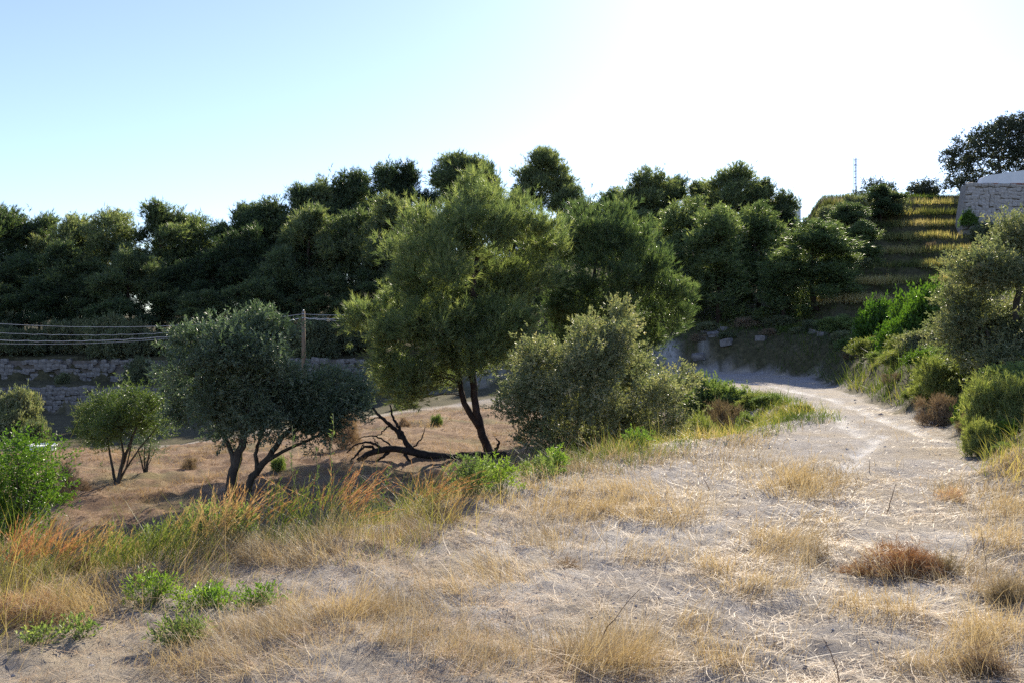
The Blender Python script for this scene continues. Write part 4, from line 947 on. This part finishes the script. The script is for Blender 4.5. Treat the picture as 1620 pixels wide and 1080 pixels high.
weed(285, 1010, 42, 26, 44, 'dark green pointed-leaved weed near the lower left corner', 'weed', (.045, .009)); weed(235, 950, 26, 46, 44, 'green weed at the foot of the left verge', 'weed_bright', (.035, .01)); weed(120, 1010, 22, 16, 16, 'sparse little weed near the bottom left', 'weed'); weed(60, 1020, 24, 20, 16, 'sparse little weed at the bottom left edge', 'weed')
weed(745, 800, 30, 60, 70, 'green leafy weed right of the arching rust-red grass', 'weed', (.045, .014)); weed(790, 785, 30, 55, 70, 'tall green weed in front of the pine trunk foot', 'weed_bright', (.045, .014)); weed(850, 760, 30, 40, 50, 'green weed at the left foot of the grey-green shrub', 'weed', (.045, .014))
weed(885, 750, 22, 40, 40, 'light green weed under the grey-green shrub', 'weed_bright', (.05, .016)); weed(1010, 712, 26, 34, 40, 'light green weed at the right foot of the grey-green shrub', 'weed_bright', (.05, .018))
weed(230, 870, 50, 55, 110, 'grey-green bushy weed in the middle of the left verge', 'weed', (.035, .012)); weed(300, 865, 50, 70, 110, 'tall grey-green weed before the large olive trunk', 'weed', (.035, .012)); weed(360, 870, 40, 50, 80, 'green weed among the straw clumps of the left verge', 'weed', (.035, .012)); weed(150, 885, 50, 40, 80, 'low olive-green weed at the left of the verge', 'weed', (.035, .012))

# heaps of dead thatch
M['thatch'] = leaf_mat('dead_thatch', [(0, (0.11, 0.06, 0.03)), (0.5, (0.28, 0.16, 0.08)), (1, (0.5, 0.33, 0.17))], 0.35, (1.1, .9, .65), 0.7, 0.2)
def heap(px, py, wpx, hpx, n, label, mat='thatch'):
    Y = 2310/(py-548); X = (px-CX)/FPX*Y; zb = g1(X, Y)-.02; w = wpx/FPX*Y; h = hpx/FPX*Y
    lob = [(RNG.uniform(-.55, .55)*w, RNG.uniform(-.3, .3)*w, h*RNG.uniform(.1, .45), w*.45, w*.4, h*.5) for i in range(8)]
    me, cl = crown(lob, n_clump=n, n_shoot=6, n_leaf=7, leaf=(.085, .0035), clump_r=.05, kind='needle', spread=1.1, upb=-.1, shell=.3, seg=.03, mat=M[mat], name='thatch_heap')
    link('thatch_heap', me, None, (X, Y, zb), label=label, category='dry heap')
heap(1440, 905, 62, 46, 170, 'reddish-brown heap of dead grass on the right of the track')
heap(1410, 870, 18, 12, 24, 'small brown tuft just behind the reddish-brown heap'); heap(1495, 905, 30, 22, 50, 'low dead tuft at the right end of the reddish-brown heap', 'brush'); heap(1590, 950, 42, 22, 70, 'tan flattened tuft at the right edge', 'brush')
heap(1505, 790, 22, 22, 40, 'yellow-brown tuft beside the track, above the heap', 'straw'); heap(893, 892, 10, 9, 14, 'small brown tuft in the middle of the track', 'brush'); heap(1290, 885, 10, 10, 16, 'little dry tuft left of the heap', 'brush'); heap(1555, 1065, 24, 30, 50, 'dry tuft near the lower right corner', 'brush'); heap(700, 825, 20, 18, 36, 'dark root tuft at the edge of the bank', 'brush')
heap(40, 975, 60, 40, 120, 'bleached bent straw heap in the lower left', 'straw'); heap(1360, 905, 24, 10, 26, 'flat brown tuft at the left end of the heap')

# ------------------------------------------------------------------ pebbles
S = Soup()
x, y = scatter(9000, 2.6, 30); z, dl, dr, *_ = ground_full(x, y); k = (dl < .6) & (dr < .8) & (RNG.uniform(size=9000) < .35+.8*smooth(.0, .3, fbm(x, y, .7, 3, 301))+.5*np.exp(-((dl+.3)/.5)**2))
x, y, z = x[k], y[k], z[k]; n = len(x)
oc = np.array([(1, 0, 0), (0, 1, 0), (-1, 0, 0), (0, -1, 0), (0, 0, 1), (0, 0, -1)], float); of = np.array([(0, 1, 4), (1, 2, 4), (2, 3, 4), (3, 0, 4), (1, 0, 5), (2, 1, 5), (3, 2, 5), (0, 3, 5)])
r = (RNG.gamma(1.6, .0028, n)+.003)*np.maximum(1, np.hypot(x, y)/9)
Vp = np.stack([x, y, z], -1)[:, None, :]+r[:, None, None]*oc[None]*RNG.uniform(.55, 1.35, (n, 6, 1))*np.array([1, 1, .6])
S.add(Vp.reshape(-1, 3), [(np.arange(n)[:, None, None]*6+of[None]).reshape(-1, 3)])
link('pebbles', S.mesh('pebbles', M['pebble']), kind='stuff', label='small pale pebbles and clods on the track', category='pebbles')

# ------------------------------------------------------------------ fallen log, stump
def dead_tree():
    Y = 24.6; base = np.array([(690-CX)/FPX*Y, Y, g1((690-CX)/FPX*Y, Y)])
    base[2] += .08
    root = thing('fallen_log', 'blackened fallen tree trunk with bare branches lying under the central pine', 'log', tuple(base))
    P = lambda *a: densify([unproj(px, py, Y+dy)-base for px, py, dy in a], 4*len(a), .015)
    S = Soup(); tube(S, P((800, 722, .6), (745, 722, .3), (700, 724, 0), (655, 714, 0), (620, 708, 0), (590, 714, -.1), (566, 728, -.2)), np.linspace(.17, .07, 28), 9, rough=.12)
    link('trunk', S.mesh('trunk', M['dead'], True), root)
    for a, r in [([(652, 712, 0), (634, 690, 0), (620, 672, -.1), (604, 660, -.2), (590, 645, -.2)], .09), ([(640, 694, 0), (628, 672, .1), (620, 655, .2), (617, 640, .2)], .06), ([(618, 670, -.1), (606, 682, -.2), (596, 690, -.2)], .03), ([(600, 712, 0), (580, 704, -.2), (560, 722, -.4), (549, 738, -.4)], .05),
                 ([(585, 716, 0), (570, 728, -.2), (562, 736, -.3)], .04), ([(640, 718, 0), (648, 730, -.3), (660, 736, -.4)], .05), ([(615, 714, 0), (600, 726, -.3), (575, 735, -.5)], .05), ([(610, 710, 0), (598, 702, 0), (590, 690, .1)], .03), ([(785, 712, .5), (790, 700, .4), (784, 692, .4)], .05), ([(604, 660, -.2), (590, 662, -.3), (575, 672, -.4)], .02), ([(612, 712, 0), (585, 698, -.1), (562, 702, -.2), (548, 716, -.3)], .045), ([(630, 714, 0), (606, 694, .1), (584, 688, .2), (566, 694, .2)], .035), ([(650, 712, 0), (668, 692, .2), (672, 676, .3)], .03), ([(590, 645, -.2), (580, 634, -.2), (577, 622, -.2)], .03), ([(575, 702, -.1), (568, 712, -.3), (566, 724, -.4)], .02)]:
        S = Soup(); p = P(*a); tube(S, p, np.linspace(r, r*.35, len(p)), 6, rough=.1); link('branch', S.mesh('branch', M['dead'], True), root)
dead_tree()
Yk = 18.6; Xk = (86-CX)/FPX*Yk; S = Soup(); zk = g1(Xk, Yk)
tube(S, densify([(0, 0, -.1), (-.03, 0, .15), (-.12, 0, .33), (-.2, .05, .42)], 9, .02), np.linspace(.16, .08, 9), 9, rough=.15); tube(S, densify([(0, 0, .1), (.1, -.05, .2), (.16, -.1, .26)], 6, .01), np.linspace(.08, .03, 6), 7, rough=.1)
link('stump', S.mesh('stump', M['dead'], True), None, (Xk, Yk, zk), label='blackened stump beside the bright green bush at left', category='stump')

# ------------------------------------------------------------------ stones and walls
def stone_mesh(i):
    # a cube with each face split in four, pushed towards a sphere and jittered
    v = {}; V = []; F = []
    def vid(p):
        if p not in v:
            v[p] = len(V); q = np.array(p, float); q = q*.72+.28*q/np.linalg.norm(q)*1.2; V.append(q+RNG.normal(0, .07, 3))
        return v[p]
    for ax in range(3):
        for sg in (-1, 1):
            for a in (-1, 0):
                for b in (-1, 0):
                    c = []
                    for da, db in ((0, 0), (1, 0), (1, 1), (0, 1)):
                        p = [0, 0, 0]; p[ax] = sg; p[(ax+1) % 3] = a+da; p[(ax+2) % 3] = b+db; c.append(vid(tuple(p)))
                    F.append(c if sg > 0 else c[::-1])
    return make_mesh('stone', np.array(V)*.5, [np.array(F)], M['stone'])
STONES = [stone_mesh(i) for i in range(6)]
def stone_wall(name, label, x0, y0, x1, y1, zb, zt, sw, sh, batter=.0, skip=.0, slope_l=0.0, pale=False):
    L = math.hypot(x1-x0, y1-y0); H = zt-zb; ux, uy = (x1-x0)/L, (y1-y0)/L
    root = thing(name, label, 'stone wall', (x0, y0, zb), math.atan2(uy, ux))
    # core set back behind the stones
    d = .35; c = np.array([(slope_l*0, 0.08, -.4), (L, .08, -.4), (L, .9, -.4), (0, .9, -.4), (slope_l, .08+batter*H, H-.06), (L, .08+batter*H, H-.06), (L, .9, H-.06), (slope_l, .9, H-.06)])
    me = make_mesh('core', c, [np.array([(0, 1, 5, 4), (1, 2, 6, 5), (2, 3, 7, 6), (3, 0, 4, 7), (4, 5, 6, 7), (3, 2, 1, 0)])], M['mortar_pale' if pale else 'mortar']); link('core', me, root)
    rows = int(H/sh); k = 0
    for r in range(rows):
        zz = (r+.5)*H/rows; x = slope_l*(zz/H)+RNG.uniform(0, sw*.4)
        while x < L:
            w = sw*RNG.uniform(.6, 1.45)
            if RNG.uniform() >= skip and k < 300:
                h = H/rows*RNG.uniform(.7, 1.35)
                o = link('stone', STONES[RNG.integers(6)], root, (x+w/2, .06+batter*zz+RNG.uniform(-.04, .04), zz+RNG.uniform(-.06, .06)))
                o.scale = (w*1.02, .34, h*1.04); o.rotation_euler = (RNG.normal(0, .1), RNG.normal(0, .14), RNG.normal(0, .12)); k += 1
                if pale: o.material_slots[0].link = 'OBJECT'; o.material_slots[0].material = M['stone_pale']
            x += w
    return k
stone_wall('dry_stone_wall', 'long low dry stone wall across the shaded valley at the far left', -36, 54.9, -19, 54.9, -3.9, -1.95, .42, .26, .1, .2)
stone_wall('dry_stone_wall', 'upper rubble wall at the foot of the wood, left of the large olive', -36, 60.3, -21.5, 60.3, -1.95, -.45, .45, .28, .1, .35)
stone_wall('dry_stone_wall', 'pale rubble wall at the foot of the wood beside the utility pole', -21, 60.2, -7.5, 60.2, -1.95, -.4, .45, .28, .1, .3)
# the stone retaining wall at the top right, its left end raked
Yw = 63.0; xa = (1519-CX)/FPX*Yw; zb = HC-(352-HY)/FPX*Yw; zt = HC-(290-HY)/FPX*Yw
stone_wall('retaining_wall', 'pale rough stone retaining wall at the top right edge', xa, Yw, xa+8.0, Yw+.6, zb-.5, zt, .42, .26, .06, 0, .6, True)
# white rounded parapet on top of it
xw = (1548-CX)/FPX*(Yw+.9)-xa
zs = (zt-zb)
root = thing('white_parapet', 'smooth white parapet with rounded end on top of the stone wall at right', 'parapet', (xa, Yw+.55, zt-.03))
prof = [(xw-.05, 0), (xw+.03, .25), (xw+.14, .42), (xw+.35, .53), (xw+.8, .62), (xw+1.6, .74), (xw+3.0, .94), (xw+6.0, 1.3), (xw+6.0, 0)]
n = len(prof); V_ = np.array([(a, 0, b+.1) for a, b in prof]+[(a, .5, b+.1) for a, b in prof])
link('body', make_mesh('body', V_, [np.array([list(range(n))]), np.array([list(range(2*n-1, n-1, -1))]), np.array([(i, i+n, (i+1) % n+n, (i+1) % n) for i in range(n)])], M['white']), root)
for i in range(14):
    if i in (3, 4, 9): continue
    bm = link('brick', STONES[i % 6], root, (xw+.25+i*.4, .02, .05)); bm.scale = (.36, .3, .11)
    if bm.data.materials[0] == M['stone']:
        bm.material_slots[0].link = 'OBJECT'; bm.material_slots[0].material = M['brick']

# pale rocks along the bank beyond the bend
for i, (px, py, r, Y) in enumerate([(1105, 585, 8, 50), (1128, 572, 9, 51), (1150, 585, 9, 50), (1118, 556, 9, 52), (1205, 590, 8, 49.5), (1290, 582, 9, 47.5), (1305, 592, 9, 46), (1140, 560, 10, 52)]):
    X = (px-CX)/FPX*Y; R = r/FPX*Y*1.1
    o = link('rock', STONES[i % 6], None, (X, Y, g1(X, Y)-R*.3), label='pale limestone rock on the bank beyond the track bend', category='rock', group='rocks on the bank beyond the bend')
    o.scale = (R*2.2, R*1.8, R*1.2); o.rotation_euler = (RNG.uniform(-.3, .3), RNG.uniform(-.3, .3), RNG.uniform(0, 6))

# ------------------------------------------------------------------ utility pole and wires
Yp = 50.0; Xp = (480-CX)/FPX*Yp; zp = g1(Xp, Yp); ztop = HC-(493-HY)/FPX*Yp
root = thing('utility_pole', 'weathered wooden utility pole standing behind the large olive', 'utility pole', (Xp, Yp, zp))
S = Soup(); tube(S, np.array([(0, 0, -.3), (0, 0, 1.5), (.01, 0, 3.5), (0, 0, ztop-zp)]), [.13, .125, .11, .095], 10); link('pole', S.mesh('pole', M['wood'], True), root)
S = Soup(); tube(S, np.array([(0, -.1, ztop-zp-.14), (0, .1, ztop-zp-.14)]), [.05, .05], 8); link('bracket', S.mesh('bracket', M['metal'], True), root)
S = Soup(); tube(S, np.array([(-.03, -.11, ztop-zp-.36), (.03, -.11, ztop-zp-.36)]), [.07, .07], 8); link('clamp', S.mesh('clamp', M['metal'], True), root)
S = Soup(); tube(S, np.array([(0, 0, ztop-zp), (0, 0, ztop-zp+.1)]), [.06, .03], 8); link('pole_cap', S.mesh('pole_cap', M['metal'], True), root)
def wire(a, b, sag, r, label, twist=0):
    t = np.linspace(0, 1, 60)[:, None]; p = a+(b-a)*t; p[:, 2] -= sag*4*(t*(1-t))[:, 0]
    if twist: p[:, 2] += .02*np.sin(t[:, 0]*twist); p[:, 1] += .02*np.cos(t[:, 0]*twist)
    S = Soup(); tube(S, p-p[0], r*.75, 5); link('overhead_wire', S.mesh('overhead_wire', M['wire'], True), None, tuple(p[0]), label=label, category='wire', group='wires on the utility pole')
top = np.array([Xp, Yp-.1, ztop-.14]); low = np.array([Xp, Yp-.12, ztop-.36])
wire(top, unproj(-360, 470, 40), 1.02, .016, 'topmost wire running left from the utility pole')
wire(low, unproj(-360, 488, 38), 1.05, .016, 'second wire from the top running left from the utility pole', 160)
wire(low, unproj(-360, 505, 37), 1.1, .024, 'thick third wire running left from the utility pole', 150)
wire(low, unproj(-360, 512, 36), 1.12, .013, 'lowest wire running left from the utility pole')
wire(top, unproj(735, 472, 43), .33, .016, 'topmost wire running right from the utility pole into the pine')
wire(low, unproj(735, 474, 43), .36, .026, 'thick middle wire running right from the utility pole', 90)
wire(low, unproj(735, 482, 43), .42, .02, 'lowest wire running right from the utility pole', 100)

# ------------------------------------------------------------------ antenna mast and small building on the ridge
Ym = 105.0; Xm = (1353-CX)/FPX*Ym; zm = g1(Xm, Ym); zt_ = HC-(250-HY)/FPX*Ym; Hm = zt_-zm
root = thing('antenna_mast', 'thin lattice antenna mast rising above the ridge', 'antenna mast', (Xm, Ym, zm))
leg = [(.17*math.cos(a), .17*math.sin(a)) for a in (.3, 2.4, 4.5)]
for lx, ly in leg:
    S = Soup(); tube(S, np.array([(lx, ly, -.3), (lx, ly, Hm)]), [.035, .035], 5); link('leg', S.mesh('leg', M['metal'], True), root)
nb = int(Hm/.75)
for i in range(nb):
    S = Soup(); z_ = .4+i*.75
    for a in range(3):
        p, q = leg[a], leg[(a+1) % 3]; tube(S, np.array([(p[0], p[1], z_), (q[0], q[1], z_)]), [.05, .05], 4); tube(S, np.array([(p[0], p[1], z_), (q[0], q[1], z_+.75)]), [.012, .012], 4)
    link('brace', S.mesh('brace', M['metal'], True), root)
for k, dz in enumerate((.2, .9)):
    S = Soup(); tube(S, np.array([(-.1, 0, Hm-dz), (.5, -.1, Hm-dz)]), [.03, .03], 6); link('antenna', S.mesh('antenna', M['metal'], True), root)
def box(x0, x1, y0, y1, z0, z1, mat, name):
    c = np.array([(x0, y0, z0), (x1, y0, z0), (x1, y1, z0), (x0, y1, z0), (x0, y0, z1), (x1, y0, z1), (x1, y1, z1), (x0, y1, z1)], float)
    return make_mesh(name, c, [np.array([(0, 1, 5, 4), (1, 2, 6, 5), (2, 3, 7, 6), (3, 0, 4, 7), (4, 5, 6, 7), (3, 2, 1, 0)])], mat)
Yh = 95.0; xh = (1267-CX)/FPX*Yh; zh = HC-(350-HY)/FPX*Yh; zth = HC-(327-HY)/FPX*Yh
gh = g1(xh-2, Yh)
root = thing('small_house', 'small white flat-roofed building on the ridge among the pine tops', 'building', (xh, Yh, gh))
link('wall', box(-5, -.001, 0, 5, -.4, zth-gh-.12, M['white'], 'wall'), root); link('roof', box(-5.1, .12, -.12, 5.1, zth-gh-.12, zth-gh, M['white'], 'roof'), root)
wd = link('window', box(-2.6, -1.5, -.05, .02, zth-gh-1.7, zth-gh-.7, M['white'], 'window'), root); link('pane', box(-2.5, -1.6, -.07, -.052, zth-gh-1.6, zth-gh-.8, M['glass'], 'pane'), wd)
# a pale curved rim showing in the valley at far left
Yt = 37.0; Xt = (66-CX)/FPX*Yt; zt2 = g1(Xt, Yt)
S = Soup(); a = np.linspace(0, 2*math.pi, 28)
tube(S, np.stack([.55*np.cos(a), .55*np.sin(a), np.full(28, .34)], -1), .05, 7)
root = thing('water_trough', 'low round white tub rim behind the bright green bush at left', 'tub', (Xt, Yt, zt2))
link('rim', S.mesh('rim', M['white'], True), root)
S = Soup(); tube(S, np.array([(0, 0, -.2), (0, 0, .1), (0, 0, .32)]), [.5, .53, .55], 28); link('body', S.mesh('body', M['white'], True), root)
print('polys', sum(len(m.polygons) for m in bpy.data.meshes), 'tris', sum(sum(len(p.vertices)-2 for p in m.polygons) if len(m.polygons) < 0 else len(m.loops)-2*len(m.polygons) for m in bpy.data.meshes))
